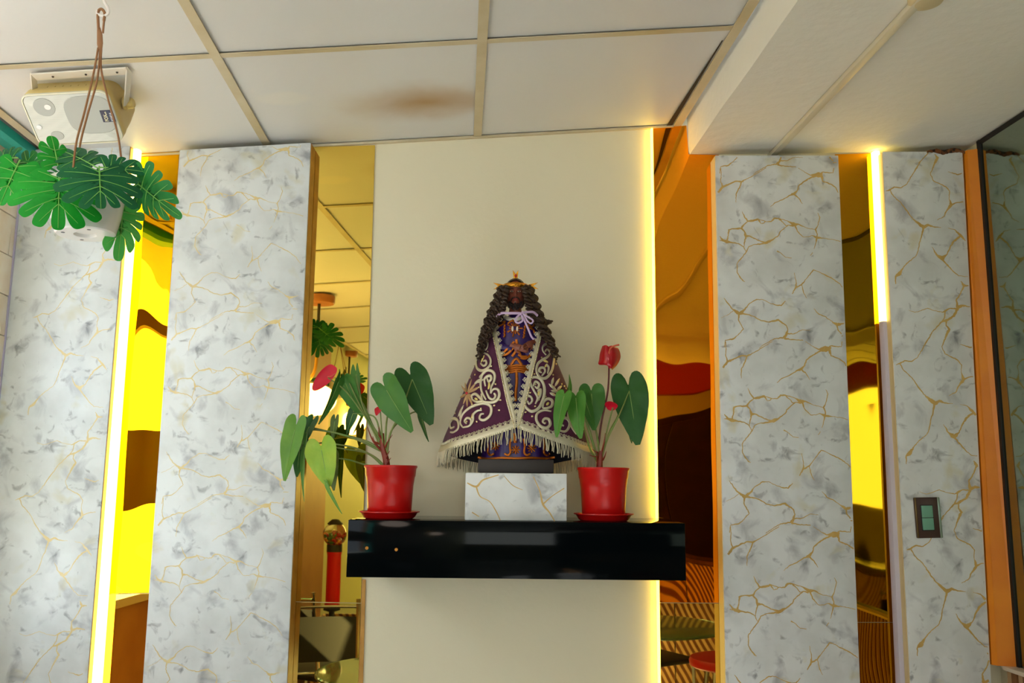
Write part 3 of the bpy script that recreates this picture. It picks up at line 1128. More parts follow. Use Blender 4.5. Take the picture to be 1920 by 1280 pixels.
def spathe(parent, c, axp, w, tilt, m_, yv, thick=0.0):
    """flat oval bract around centre c with long axis end axp"""
    C_, E_ = at_y(*c, yv), at_y(*axp, yv - 0.01)
    ax = (E_ - C_)
    L = ax.length
    ax.normalize()
    view = (CAM - C_).normalized()
    n = (view - ax * view.dot(ax)).normalized()
    n = Quaternion(ax, math.radians(tilt)) @ n
    sd = n.cross(ax)
    rows = []
    for i in range(6):
        f = i / 5
        row = []
        for k in range(36):
            a = 2 * PI * k / 36
            rr = 1 - 0.16 * max(0, math.cos(a - PI)) ** 6
            x, y_ = math.cos(a) * rr * f, math.sin(a) * rr * f * (1 - 0.12 * math.cos(a))
            row.append(C_ + ax * (x * L) + sd * (y_ * w) + n * (0.12 * w * (x * x + y_ * y_) + 0.06 * w * math.sin(3 * a) * f * f))
        rows.append(row)
    return MB().grid(rows, wrap=True).build('spathe', m_, parent, ang=180)


spathe(PL, (609, 707), (587, 732), 0.0185, 12, M_spathe, PY - 0.03)
stem(PL, [at_y(614, 706, PY - 0.036), at_y(622, 705, PY - 0.04), at_y(628, 700, PY - 0.045)], 0.0018, 0.0012, M_spadix, 'spadix')
stem(PL, [at_y(716, 842, PY), at_y(690, 790, PY - 0.01), at_y(650, 735, PY - 0.02), at_y(615, 708, PY - 0.03)], 0.0026, 0.0017, M_stem, 'flower_stalk')
heart_leaf(PL, at_y(711, 766, PY - 0.01), at_y(705, 778, PY - 0.03), 0.024, 40, 'mid', rib=False).data.materials[0] = M_spathe
stem(PL, [at_y(720, 850, PY), at_y(716, 810, PY - 0.008), at_y(713, 768, PY - 0.01)], 0.0024, 0.0016, M_stem, 'flower_stalk')

# --- right plant
xr_ = at_y(1131.5, 930, PY - 0.005).x
PR = thing('potted_anthurium', (xr_, PY - 0.005, ZS), 'upright anthurium with a tall dark red bloom in a red pot, right end of shelf', 'potted plant', 'anthuriums on the shelf')
zt_ = red_pot(PR, xr_, PY - 0.005, ZS, 0.985)
q = pxp(PY)
stem(PR, [V((xr_ - 0.010, PY, zt_ - 0.02)), at_y(1124, 872, PY), at_y(1126, 845, PY)], 0.010, 0.007, M_redstem, 'stem')
for a, b_, r in (((1126, 855), (1104, 853), 0.0028), ((1122, 848), (1110, 842), 0.003), ((1128, 850), (1134, 812), 0.0035), ((1130, 862), (1136, 846), 0.003), ((1120, 865), (1117, 845), 0.003)):
    stem(PR, [q(*a), q((a[0] + b_[0]) / 2, (a[1] + b_[1]) / 2 + 2) + V((0, -0.01, 0)), q(*b_) + V((0, -0.012, 0))], r, 0.0006, M_redstem, 'stipule')
fl(PR, (1180, 733), (1197, 838), PY - 0.0, PY - 0.03, 72, -6, 'dark', lobe=1.25, fold=0.12, droop=0.06)
fl(PR, (1184, 800), (1182, 832), PY + 0.03, PY + 0.03, 14, 40, 'dark')
fl(PR, (1058, 742), (1038, 820), PY - 0.06, PY - 0.08, 36, 34, 'fresh', lobe=0.55, fold=0.14)
fl(PR, (1066, 740), (1071, 700), PY - 0.03, PY - 0.03, 14, 50, 'fresh', lobe=0.5, fold=0.3)
fl(PR, (1080, 746), (1085, 824), PY - 0.05, PY - 0.07, 44, 26, 'fresh', lobe=0.6, fold=0.12)
fl(PR, (1109, 738), (1115, 808), PY - 0.0, PY - 0.02, 52, -10, 'mid', lobe=1.0, fold=0.22)
fl(PR, (1096, 745), (1112, 800), PY - 0.02, PY - 0.03, 34, 40, 'mid', lobe=0.9)
for k, pts in enumerate([[(1126, 860), (1140, 820), (1160, 780), (1180, 733)], [(1122, 862), (1108, 820), (1090, 770), (1060, 742)], [(1122, 862), (1112, 830), (1098, 780), (1080, 746)],
                         [(1124, 860), (1120, 820), (1112, 780), (1109, 738)], [(1126, 864), (1142, 812), (1156, 785), (1162, 770)], [(1121, 866), (1106, 840), (1094, 800), (1070, 744)]]):
    yy = [PY, PY - 0.005, PY - 0.02 + 0.006 * k, PY - 0.0]
    stem(PR, [at_y(px, py, yy[i]) for i, (px, py) in enumerate(pts)], 0.0030, 0.0017, M_stem)
# tall bloom: spathe folded along its middle, two wings hanging
zq = lambda zx, zy, dy: at_y(1020 + zx / 3.37, 620 + zy / 3.37, PY - 0.02 + dy)
mid = [(408, 100, -0.016), (409, 140, -0.022), (410, 180, -0.024), (411, 215, -0.020), (412, 242, -0.012)]
lf = [(368, 97, 0.0), (354, 140, 0.004), (348, 180, 0.006), (345, 212, 0.004), (388, 217, -0.004)]
rt = [(440, 102, -0.004), (470, 112, 0.004), (484, 165, 0.008), (462, 215, 0.004), (430, 248, -0.006)]
ml_, ll_, rl_ = spline(mid, 5), spline(lf, 5), spline(rt, 5)
m = MB()
for sd_ in (ll_, rl_):
    rows = []
    for a_, b_ in zip(ml_, sd_):
        rows.append([zq(*[lerp(p_, q_, t) for p_, q_ in zip(a_, b_)]) + V((0, -0.010 * math.sin(PI * t), 0.002 * math.sin(PI * t))) for t in (0, 0.2, 0.4, 0.6, 0.8, 1.0)])
    m.grid(rows)
m.build('spathe', M_spathe2, PR, ang=180)
stem(PR, [at_y(1142, 682, PY - 0.035), at_y(1142, 660, PY - 0.042), at_y(1148, 650, PY - 0.045), at_y(1161, 646, PY - 0.045)], 0.0018, 0.0024, M_spadix, 'spadix')
stem(PR, [at_y(1122, 835, PY), at_y(1128, 790, PY), at_y(1140, 730, PY - 0.01), at_y(1142, 665, PY - 0.012)], 0.0030, 0.0022, mat('dark_red_stalk', (92, 22, 20), 0.5), 'flower_stalk')
spathe(PR, (1146, 760), (1158, 758), 0.015, 35, M_spathe, PY - 0.02)
stem(PR, [at_y(1126, 858, PY), at_y(1136, 815, PY - 0.005), at_y(1149, 764, PY - 0.018)], 0.0024, 0.0018, M_stem, 'flower_stalk')

# ------------------------------------------------------------------ light switch
sa, sb = at_y(1737, 932, YP - 0.001), at_y(1737, 1008, YP - 0.001)
sx0, sx1 = at_y(1714, 970, YP - 0.001).x, at_y(1761, 970, YP - 0.001).x
SWC = V(((sx0 + sx1) / 2, YP - 0.0015, (sa.z + sb.z) / 2))
sw_w, sw_h = sx1 - sx0, sa.z - sb.z
SW = thing('light_switch', SWC, 'brown double rocker light switch plate with pale green keys on the marble panel', 'light switch')
Rlean = Matrix.Rotation(math.radians(-1.6), 3, 'Y')
M_swb = mat('brown_metallic_plate', (74, 52, 46), 0.35, metal=0.3)
MB().box(SWC + V((0, -0.005, 0)), (sw_w, 0.009, sw_h), Rlean, 0.003, 3).build('plate', M_swb, SW)
o = MB().box(SWC + Rlean @ V((sw_w * 0.46, -0.0062, 0)), (sw_w * 0.10, 0.010, sw_h), Rlean, 0.002).build('plate_edge', mat('grey_green_metal', (140, 160, 146), 0.3, metal=0.6), SW)
MB().box(SWC + Rlean @ V((-sw_w * 0.46, -0.0062, 0)), (sw_w * 0.07, 0.010, sw_h), Rlean, 0.002).build('plate_edge', mat('bronze_edge', (104, 80, 44), 0.3, metal=0.6), SW)
MB().box(SWC + Rlean @ V((-0.003, -0.0092, sw_h * 0.0)), (sw_w * 0.50, 0.002, sw_h * 0.64), Rlean, 0.0005).build('key_surround', M_black, SW)
M_key = mat('pale_green_key', (112, 166, 142), 0.3)
for s in (1, -1):
    MB().box(SWC + Rlean @ V((-0.003, -0.0115, s * sw_h * 0.152)), (sw_w * 0.44, 0.004, sw_h * 0.292), Rlean, 0.0008).build('rocker_key', M_key, SW)

# crumbling plaster along the top of the right panel
m = MB()
rnd = random.Random(3)
pts = [(1738, 284), (1752, 282), (1768, 285), (1780, 283), (1792, 281), (1806, 284), (1812, 288)]
tops, bots = [], []
for px, py in spline(pts, 4):
    w_ = 2.5 * math.sin(PI * (px - 1736) / 78) + 0.8
    tops.append(at_y(px, py - w_ - rnd.uniform(0, 1.5), YP - 0.003))
    bots.append(at_y(px, py + w_ + rnd.uniform(0, 1.5), YP - 0.003))
m.grid([tops, bots])
m.grid([[p + V((0, 0.003, 0)) for p in tops], tops])
m.grid([bots, [p + V((0, 0.003, 0)) for p in bots]])
o = m.build('crumbled_edge', mat('crumbled_plaster', (120, 72, 36), 0.9, var=(60, (30, 20, 14), 0.45, 0.55)), P5, smooth=False)
o['label'] = 'cracked brown plaster along the top edge'

# ------------------------------------------------------------------ robed statue
XC = at_y(967, 885, SY).x
Z0 = ZP + 0.0012
ST = thing('religious_statue', (XC, SY, Z0), 'small crowned bearded statue in a purple cape with silver embroidery and fringe', 'statue')
M_skin = mat('painted_brown_skin', (132, 70, 52), 0.35, spec=0.5)
M_hair = mat('dark_hair', (54, 37, 25), 0.5, spec=0.4)
M_beard = mat('painted_beard', (40, 30, 28), 0.5)
M_velvet = mat('purple_velvet', (80, 12, 58), 0.8, sheen=0.12, var=(50, (66, 8, 48)))
M_navy = mat('navy_lining', (10, 12, 30), 0.7)
M_tunic = mat('violet_satin', (42, 18, 92), 0.35, spec=0.5, var=(18, (54, 22, 100)))
M_silver = mat('silver_thread', (206, 198, 172), 0.4, metal=0.55, bump=(500, 0.0006))
M_fill = mat('pale_gold_thread', (222, 204, 120), 0.45, metal=0.35, bump=(500, 0.0006))
M_gold = mat('copper_gold_thread', (186, 102, 26), 0.38, metal=0.65, bump=(300, 0.0008))
M_crown = mat('gilt_metal', (206, 140, 40), 0.25, metal=0.9, bump=(120, 0.0006))
M_ribbon = mat('lilac_ribbon', (196, 168, 204), 0.4)
M_gem = mat('red_gem', (190, 10, 40), 0.1, coat=0.6)

MB().box((XC, SY, Z0 + 0.0175), (0.196, 0.135, 0.035), None, 0.002).build('base_block', mat('dark_wood_base', (40, 32, 30), 0.5), ST)

CT = [(0.0, 0.206), (0.05, 0.2045), (0.094, 0.192), (0.18, 0.158), (0.266, 0.124), (0.324, 0.100), (0.381, 0.078), (0.415, 0.064), (0.432, 0.050), (0.445, 0.034)]


def crx(Z):
    return interp(CT, Z)


def cry(Z):
    return 0.030 + crx(Z) * 0.42


def hem(th):
    s = math.sin(min(th, PI - th)) if 0 <= th <= PI else 0
    s = abs(math.sin(th))
    return 0.115 - 0.066 * s if th <= PI / 2 else 0.049 - 0.043 * (1 - s)


ZT, ZM = 0.432, 0.115


def xedge(Z):
    return interp([(ZM, 0.0018), (0.20, 0.0235), (0.30, 0.0440), (0.38, 0.061), (0.405, 0.0645), (0.432, 0.042)], Z)


def cape_pt(side, v, tau, off=0.0):
    ze = lerp(ZT, ZM, v)
    te = math.asin(min(0.98, xedge(ze) / crx(ze)))
    th = te + tau * (PI - te)
    Z = lerp(ZT, hem(th) if v > 0 else ZT, v)
    # hem blends from the front corner
    r, q_ = crx(Z), cry(Z)
    fold = 1 + 0.018 * v * math.sin(9 * th + 1.0 * side) * min(1, 4 * tau)
    p = V((side * r * math.sin(th), -q_ * math.cos(th), 0))
    nrm = V((side * math.sin(th) / r, -math.cos(th) / q_, 0)).normalized()
    p = p * fold + nrm * off
    return V((XC + p.x, SY + 0.015 + p.y, Z0 + Z))


CAPE = None
for off, nm, mm in ((0.0, 'cape', M_velvet), (-0.0025, 'lining', M_navy)):
    m = MB()
    for side in (-1, 1):
        rows = [[cape_pt(side, i / 40, j / 44, off) for j in range(45)] for i in range(41)]
        m.grid(rows)
    o = m.build(nm, mm, ST if CAPE is None else CAPE, ang=180)
    if CAPE is None:
        CAPE = o
        o['label'] = 'purple velvet cape'


def on_cape(px, py, off=0.0018):
    """front surface of the cape under an image point"""
    y = SY - 0.05
    for _ in range(5):
        p = at_y(px, py, y)
        Z = min(max(p.z - Z0, 0.0), 0.44)
        r = crx(Z)
        sx = max(-0.985, min(0.985, (p.x - XC) / r))
        y = SY + 0.015 - cry(Z) * math.sqrt(1 - sx * sx)
    n = V((sx / r, -math.sqrt(1 - sx * sx) / cry(Z), 0.15)).normalized()
    return at_y(px, py, y) + n * off, n


def zpx(zx, zy):                 # picture coordinates of the close-up of the cape
    return 820 + zx / 5.12, 640 + zy / 5.12


def scroll(pts, r0, r1=None, flatv=0.55, name='embroidered_scroll', m_=None, off=0.0020):
    fine = spline([zpx(*p) for p in pts], 6)
    n = len(fine)
    P = []
    up = V((0, 0, 0))
    for px, py in fine:
        p, nn = on_cape(px, py, off)
        P.append(p)
        up += nn
    r1 = r0 if r1 is None else r1
    rr = [lerp(r0, r1, abs(2 * i / (n - 1) - 1) ** 2) for i in range(n)]
    return MB().tube(P, rr, 8, flatv, up.normalized()).build(name, m_ or M_silver, CAPE)


R1 = 0.0042
SL = [  # left front: paisley scrolls
    [(430, 60), (465, 80), (485, 50), (488, 10), (480, -20), (468, -38)],
    [(440, 78), (455, 50), (468, 20)],
    [(430, 100), (400, 130), (380, 180), (385, 250), (420, 280), (465, 270), (505, 230), (515, 180), (490, 130), (440, 105)],
    [(420, 210), (450, 235), (475, 215), (468, 185), (445, 190)],
    [(470, 560), (430, 480), (420, 400), (435, 320), (480, 280), (525, 285), (552, 320), (548, 380), (520, 440), (515, 500)],
    [(465, 430), (455, 370), (475, 340), (510, 330), (520, 360), (495, 385), (480, 350)],
    [(515, 500), (540, 460), (580, 460), (597, 500), (585, 550), (545, 582), (490, 585), (440, 570), (425, 500)],
    [(470, 470), (500, 540), (540, 555), (560, 520), (545, 495)],
    [(250, 825), (225, 780), (250, 700), (310, 640), (390, 605), (460, 595), (510, 620), (520, 670), (500, 720), (450, 755), (410, 740), (420, 700), (450, 695)],
    [(250, 825), (310, 810), (345, 760), (350, 700), (390, 665), (430, 660)],
    [(320, 800), (325, 750), (290, 735), (265, 765), (285, 790)],
    [(340, 560), (335, 520), (370, 505), (410, 540), (430, 570), (380, 580), (340, 560)],
    [(130, 870), (165, 870), (205, 830), (200, 760), (160, 740), (130, 780), (135, 830), (170, 820)],
]
SRt = [
    [(1040, 130), (1010, 90), (1010, 50), (1040, 25), (1085, 45), (1112, 110), (1110, 200), (1090, 290), (1040, 350), (985, 345), (952, 290), (960, 220), (1000, 180), (1050, 150), (1075, 110), (1050, 75), (1030, 95)],
    [(1000, 330), (1030, 290), (1020, 255), (985, 255), (975, 285), (1000, 300)],
    [(1040, 220), (1065, 250), (1055, 310)],
    [(940, 600), (960, 540), (930, 480), (900, 420), (890, 365), (930, 342), (985, 360), (1020, 420), (1025, 500), (1000, 590), (960, 650), (900, 670), (850, 630), (830, 570), (850, 525), (895, 530), (910, 570), (880, 600), (865, 570)],
    [(920, 430), (940, 385), (975, 410), (960, 450), (935, 430)],
    [(960, 480), (990, 460), (985, 520), (950, 580)],
    [(1090, 670), (1020, 660), (960, 690), (950, 750), (985, 810), (1040, 830), (1080, 800), (1070, 750), (1030, 740), (1010, 770), (1035, 790)],
    [(1010, 640), (1020, 580), (1060, 550), (1100, 570), (1095, 620), (1050, 640), (1010, 640)],
    [(1160, 850), (1220, 865), (1255, 830), (1265, 780), (1240, 740), (1200, 740), (1180, 790), (1210, 810)],
    [(1260, 640), (1250, 720), (1285, 820), (1330, 890)],
    [(1230, 500), (1275, 540), (1280, 600), (1250, 620)],
]
for k, pts in enumerate(SL + SRt):
    o = scroll(pts, R1 if len(pts) > 6 else 0.0034, 0.0022)
for pts in ([(425, 200), (440, 160), (455, 130)], [(490, 460), (500, 420), (495, 380)], [(360, 545), (390, 560)], [(330, 740), (345, 700), (375, 680)], [(1030, 245), (1055, 215)], [(970, 520), (975, 470)], [(1045, 610), (1070, 585)], [(1000, 170), (1060, 200)]):
    scroll(pts, 0.0034, 0.0012, 0.4, 'embroidered_filling', M_fill, 0.0014)


def petal(cx, cy, ang, ln, wd, m_=M_silver):
    dx, dy = math.cos(math.radians(ang)), math.sin(math.radians(ang))
    pts = [zpx(cx + dx * ln * t, cy + dy * ln * t) for t in (0.08, 0.3, 0.55, 0.8, 1.0)]
    P = [on_cape(px, py, 0.0016)[0] for px, py in pts]
    MB().tube(P, [0.0008, wd, wd * 1.15, wd * 0.8, 0.0004], 8, 0.45, on_cape(*pts[2])[1]).build('embroidered_petal', m_, CAPE)


M_petal = mat('champagne_thread', (186, 152, 110), 0.42, metal=0.45, bump=(400, 0.0006))
for ang, ln in ((-72, 150), (-50, 140), (-28, 130), (-100, 110), (-125, 100), (150, 80), (110, 110), (90, 130), (65, 130), (35, 70)):
    petal(290, 500, ang, ln, 0.0036, M_petal)
for cx, cy, ang, ln in ((400, 350, -40, 60), (380, 400, -30, 80), (240, 620, 100, 130), (260, 600, 115, 140), (350, 420, -45, 90), (1060, 400, 40, 110), (1090, 430, -75, 90), (1120, 440, -60, 100), (1080, 470, 10, 90), (1070, 490, 25, 80), (1140, 470, -40, 70)):
    petal(cx, cy, ang, ln, 0.0036)
p, n_ = on_cape(*zpx(290, 497), 0.003)
MB().ball(p, (0.0036, 0.0025, 0.0040)).build('gem', M_gem, CAPE)
m = MB()
for zx, zy in ((487, 95), (518, 237), (362, 235), (365, 318), (560, 408), (606, 562), (548, 615), (593, 660), (500, 322), (468, 213), (552, 512), (400, 440), (335, 605), (420, 645), (380, 770), (285, 768), (190, 635), (175, 690), (320, 350), (1000, 155), (1135, 215), (1108, 320), (932, 312), (890, 492), (848, 678), (910, 718), (1040, 90), (990, 275), (942, 410), (975, 560), (938, 622), (1040, 530), (1160, 380), (1190, 410), (1215, 430), (1230, 450), (1035, 780), (1035, 0)):
    p, nn = on_cape(*zpx(zx, zy), 0.0012)
    rot = nn.to_track_quat('Z', 'Y').to_matrix()
    m.lathe([(0.0, 0.0016), (0.0010, 0.0018), (0.0013, 0.0006), (0.0017, 0.0013), (0.0024, 0.0012), (0.0027, 0.0)], 12, p, rot)
o = m.build('sequin', mat('gilt_sequin', (226, 206, 160), 0.25, metal=0.7), CAPE)
o['kind'] = 'stuff'

# lace and beaded cord down both front edges
for side in (-1, 1):
    nb = 74
    cord, band, loops = MB(), MB(), MB()
    rows = []
    for i in range(nb + 1):
        v = i / nb
        p = cape_pt(side, v, 0.0, 0.0025)
        po_ = cape_pt(side, v, 0.004, 0.0030)
        cord.ball(po_, 0.0022, 8, 6)
        wl = min(0.0105, max(0.0, xedge(lerp(ZT, ZM, v)) - 0.0012))
        rows.append([cape_pt(side, v, 0.010, 0.0014), p + V((-side * 0.35 * wl, -0.0016, 0)), p + V((-side * 0.7 * wl, -0.0012, 0)), p + V((-side * wl, 0.0002, 0))])
    band.grid(rows)
    for i in range(17):
        v = 0.05 + 0.92 * i / 16
        p = cape_pt(side, v, 0.0, 0.0032) + V((-side * min(0.0095, max(0.0, xedge(lerp(ZT, ZM, v)) - 0.004)), -0.001, 0))
        for a in (-38, 0, 38):
            d = V((-side * math.cos(math.radians(a)), 0, math.sin(math.radians(a))))
            e = V((0, -1, 0))
            s2 = d.cross(e)
            L = 0.0105 if a == 0 else 0.0085
            loop = [p + d * (L * 0.5 * (1 - math.cos(t))) + s2 * (0.0022 * math.sin(t)) for t in [2 * PI * k / 14 for k in range(15)]]
            loops.tube(loop, 0.0009, 5)
    o = cord.build('beaded_cord', mat('silver_bead', (226, 214, 176), 0.2, metal=0.85), CAPE)
    band.build('lace_band', M_silver, CAPE)
    o = loops.build('lace_scallop', M_silver, CAPE)

# hem band, scallops and fringe
M_fr = mat('silver_fringe', (196, 190, 166), 0.45, metal=0.4)
rnd = random.Random(11)
for side in (-1, 1):
    rows, loops, fr = [], MB(), MB()
    NT = 60
    for j in range(NT + 1):
        tau = j / NT
        a, b_ = cape_pt(side, 1.0, tau, 0.0012), cape_pt(side, 0.945, tau, 0.0016)
        rows.append([a, a.lerp(b_, 0.33) + (a - V((XC, SY, a.z))).normalized() * 0.0018, a.lerp(b_, 0.66) + (a - V((XC, SY, a.z))).normalized() * 0.0018, b_])
    MB().grid(rows).build('hem_band', M_silver, CAPE)
    for j in range(26):
        tau = (j + 0.5) / 40
        p = cape_pt(side, 0.945, tau, 0.002)
        q_ = cape_pt(side, 0.945, tau + 0.01, 0.002)
        d = (cape_pt(side, 0.90, tau, 0.002) - p).normalized()
        s2 = (q_ - p).normalized()
        for a in (-0.7, 0, 0.7):
            dd = (d * math.cos(a) + s2 * math.sin(a)).normalized()
            e2 = (s2 * math.cos(a) - d * math.sin(a)).normalized()
            loops.tube([p + dd * (0.0045 * (1 - math.cos(t))) + e2 * (0.0018 * math.sin(t)) for t in [2 * PI * k / 12 for k in range(13)]], 0.0008, 5)
    loops.build('hem_scallop', M_silver, CAPE)
    NF = 120
    for j in range(NF):
        tau = (j + rnd.uniform(0.2, 0.8)) / NF
        p = cape_pt(side, 1.0, tau, 0.0016)
        out = V((p.x - XC, (p.y - SY) * 1.3, 0)).normalized()
        Ln = min(rnd.uniform(0.026, 0.036), max(0.012, p.z - Z0 - 0.001))
        sw = rnd.uniform(-0.005, 0.005)
        tn = V((-out.y, out.x, 0))
        fr.tube([p + V((0, 0, 0.004)), p + out * 0.003 + V((0, 0, -Ln * 0.35)) + tn * sw * 0.3, p + out * 0.0035 + V((0, 0, -Ln * 0.7)) + tn * sw, p + out * 0.0025 + V((0, 0, -Ln)) + tn * sw * 0.8], [0.0012, 0.0014, 0.0013, 0.0010], 5)
    o = fr.build('fringe', M_fr, CAPE)
    o['kind'] = 'stuff'

# tunic
TT = [(0.035, 0.092), (0.06, 0.088), (0.15, 0.078), (0.26, 0.066), (0.30, 0.066), (0.36, 0.062), (0.395, 0.056), (0.412, 0.042), (0.428, 0.024)]


def trx(Z):
    return interp(TT, Z)


def try_(Z):
    return 0.012 + trx(Z) * 0.62


rows = []
for i in range(50):
    Z = 0.035 + (0.428 - 0.035) * i / 49
    rows.append([V((XC + trx(Z) * math.sin(a) * (1 + 0.025 * (1 - i / 49) * math.sin(11 * a)), SY + 0.012 - try_(Z) * math.cos(a) * (1 + 0.05 * (1 - i / 49) * math.sin(11 * a)), Z0 + Z)) for a in [2 * PI * k / 72 for k in range(72)]])
TUN = MB().grid(rows, wrap=True).build('tunic', M_tunic, ST, ang=180)
TUN['label'] = 'violet satin tunic with copper gold embroidery'


def on_tunic(px, py, off=0.002):
    y = SY - 0.04
    for _ in range(5):
        p = at_y(px, py, y)
        Z = min(max(p.z - Z0, 0.035), 0.428)
        sx = max(-0.98, min(0.98, (p.x - XC) / trx(Z)))
        y = SY + 0.012 - try_(Z) * math.sqrt(1 - sx * sx)
    return at_y(px, py, y - off)


def gold(pts, r, name='gold_embroidery', off=0.0025, m_=None, k=5, flat=0.7):
    fine = spline(pts, k)
    P = [on_tunic(px, py, off) for px, py in fine]
    return MB().tube(P, r, 7, flat, V((0, -1, 0))).build(name, m_ or M_gold, TUN)


# hem, lower scrolls
gold([(896, 857), (915, 860), (940, 858), (968, 859), (995, 858), (1020, 859), (1040, 857)], 0.0034)
for x0, s in ((914, 1), (958, -1), (982, 1), (1019, 1)):
    gold([(x0, 822), (x0 + 2 * s, 835), (x0 + 1 * s, 848), (x0 + 6 * s, 853), (x0 + 12 * s, 850)], 0.0030)
for cx, cy in ((929, 836), (967, 843), (997, 840)):
    m = MB()
    for k in range(8):
        a = 2 * PI * k / 8
        m.tube([on_tunic(cx + 2 * math.cos(a), cy + 2 * math.sin(a)), on_tunic(cx + 8 * math.cos(a), cy + 8 * math.sin(a))], [0.0016, 0.0024], 6)
    m.ball(on_tunic(cx, cy, 0.003), 0.003)
    m.build('gold_flower', M_gold, TUN)
gold([(965, 812), (966, 830)], 0.005)
# belt and middle stripe
for dy in (-4, 0, 4, 8):
    gold([(944, 688 + dy), (957, 690 + dy), (970, 688 + dy), (984, 690 + dy), (994, 688 + dy)], 0.0028)
gold([(958, 684), (968, 672), (978, 684)], 0.004)
gold([(968, 694), (969, 715), (967, 735), (967, 752)], 0.0042)
# chest star, tassels
m = MB()
for k in range(14):
    a = 2 * PI * k / 14
    r_ = 10 if k % 2 else 15
    m.tube([on_tunic(965 + 4 * math.cos(a), 615 + 4 * math.sin(a), 0.003), on_tunic(965 + r_ * math.cos(a), 615 + r_ * 1.1 * math.sin(a), 0.0035)], [0.0014, 0.0026], 6)
m.build('gold_star', M_gold, TUN)
for x0 in (961, 970):
    MB().ball(on_tunic(x0, 616, 0.006), (0.0030, 0.002, 0.0075)).build('pearl_drop', mat('pearl', (226, 214, 196), 0.3), TUN)
for x0, y0, x1, y1 in ((946, 602, 946, 632), (985, 608, 982, 634)):
    P = [on_tunic(lerp(x0, x1, i / 24) + 0.9 * math.sin(i * 1.3), lerp(y0, y1, i / 24), 0.004) for i in range(25)]
    MB().tube(P, 0.0026, 6).build('gold_tassel', M_gold, TUN)
for pts in ([(928, 608), (936, 602), (944, 604)], [(930, 612), (938, 610), (946, 606)], [(952, 606), (958, 602), (964, 600)], [(990, 608), (998, 612), (1003, 606)], [(992, 614), (1000, 618), (1002, 624)], [(988, 604), (996, 602), (1004, 602)]):
    gold(pts, 0.0028)
# collar and gold piping of neck
P = [on_tunic(px, py, 0.003) for px, py in spline([(945, 593), (952, 597), (962, 599), (974, 597), (984, 592)], 5)]
MB().tube(P, 0.0052, 8, 0.5, V((0, -1, 0))).build('collar', mat('white_collar', (222, 216, 206), 0.6), TUN)
# sleeves, cuffs and crossed hands
SLV = MB()
SLV.tube([on_tunic(x, y, o_) for x, y, o_ in ((926, 622, -0.004), (932, 640, 0.004), (946, 652, 0.010), (962, 654, 0.014))], [0.009, 0.010, 0.010, 0.009], 14)
SLV.tube([on_tunic(x, y, o_) for x, y, o_ in ((1006, 622, -0.006), (1004, 640, 0.004), (996, 660, 0.010), (984, 664, 0.012))], [0.009, 0.010, 0.010, 0.008], 14)
SLV.build('sleeve', M_tunic, TUN, ang=180)
for pts in ([(944, 662), (950, 655), (957, 650), (964, 640)], [(941, 666), (950, 664), (958, 657), (964, 650)], [(960, 668), (966, 660), (970, 650), (968, 636)], [(976, 670), (984, 672), (992, 668), (998, 660)], [(972, 664), (978, 668), (988, 668)], [(968, 640), (972, 656), (976, 666)]):
    gold(pts, 0.0036, 'gold_cuff', 0.018)


def small_hand(wr, kn, sd, nrm, curl, L=0.040):
    """palm with four unequal bent fingers and a side thumb"""
    ax = (kn - wr).normalized()
    m = MB()
    m.tube([wr - ax * 0.008, wr, wr.lerp(kn, 0.5), kn], [0.0062, 0.0064, 0.0095, 0.0085], 12, 0.55, nrm)
    for i, (o_, fl_) in enumerate(((-0.0066, 0.86), (-0.0022, 1.0), (0.0022, 0.95), (0.0064, 0.75))):
        b0 = kn + sd * o_ - ax * 0.002
        l1 = L * 0.27 * fl_
        d1 = (ax - nrm * 0.25 * curl).normalized()
        d2 = (ax - nrm * 1.0 * curl).normalized()
        d3 = (ax * 0.6 - nrm * 1.6 * curl).normalized()
        p1 = b0 + d1 * l1
        p2 = p1 + d2 * l1 * 0.8
        p3 = p2 + d3 * l1 * 0.6
        m.tube([b0, b0.lerp(p1, 0.6), p1, p2, p3], [0.0025, 0.0024, 0.0025, 0.0022, 0.0015], 8)
        m.ball(p3, 0.0016, 8, 6)
    t0 = wr.lerp(kn, 0.35) - sd * 0.007
    t1 = t0 - sd * 0.006 + ax * 0.006
    t2 = t1 + ax * 0.008 - sd * 0.001 - nrm * 0.003 * curl
    m.tube([t0, t1, t2], [0.0034, 0.0029, 0.0019], 8)
    m.ball(t2, 0.0019, 8, 6)
    o = m.build('hand', M_skin, ST, ang=180)
    md = o.modifiers.new('join', 'REMESH')
    md.mode = 'VOXEL'
    md.voxel_size = 0.0009
    md.use_smooth_shade = True
    return o


h1 = on_tunic(999, 641, 0.020)
h2 = on_tunic(988, 648, 0.028)
small_hand(h1, h2, V((-0.45, 0, 0.9)).normalized(), V((0, -1, 0)), -0.55)
w1, w2 = on_tunic(962, 648, 0.020), on_tunic(976, 652, 0.028)
small_hand(w1, w2, V((0.2, 0, 1)).normalized(), V((0, -1, 0)), 0.4)

# head and neck
hc = at_y(966.5, 551, SY - 0.028)
HC = V((hc.x, SY - 0.006, hc.z))
a_, b2_, c2_ = 0.0262, 0.0330, 0.0430


def g2(x, z, cx, cz, sx, sz):
    return math.exp(-((x - cx) / sx) ** 2 - ((z - cz) / sz) ** 2)


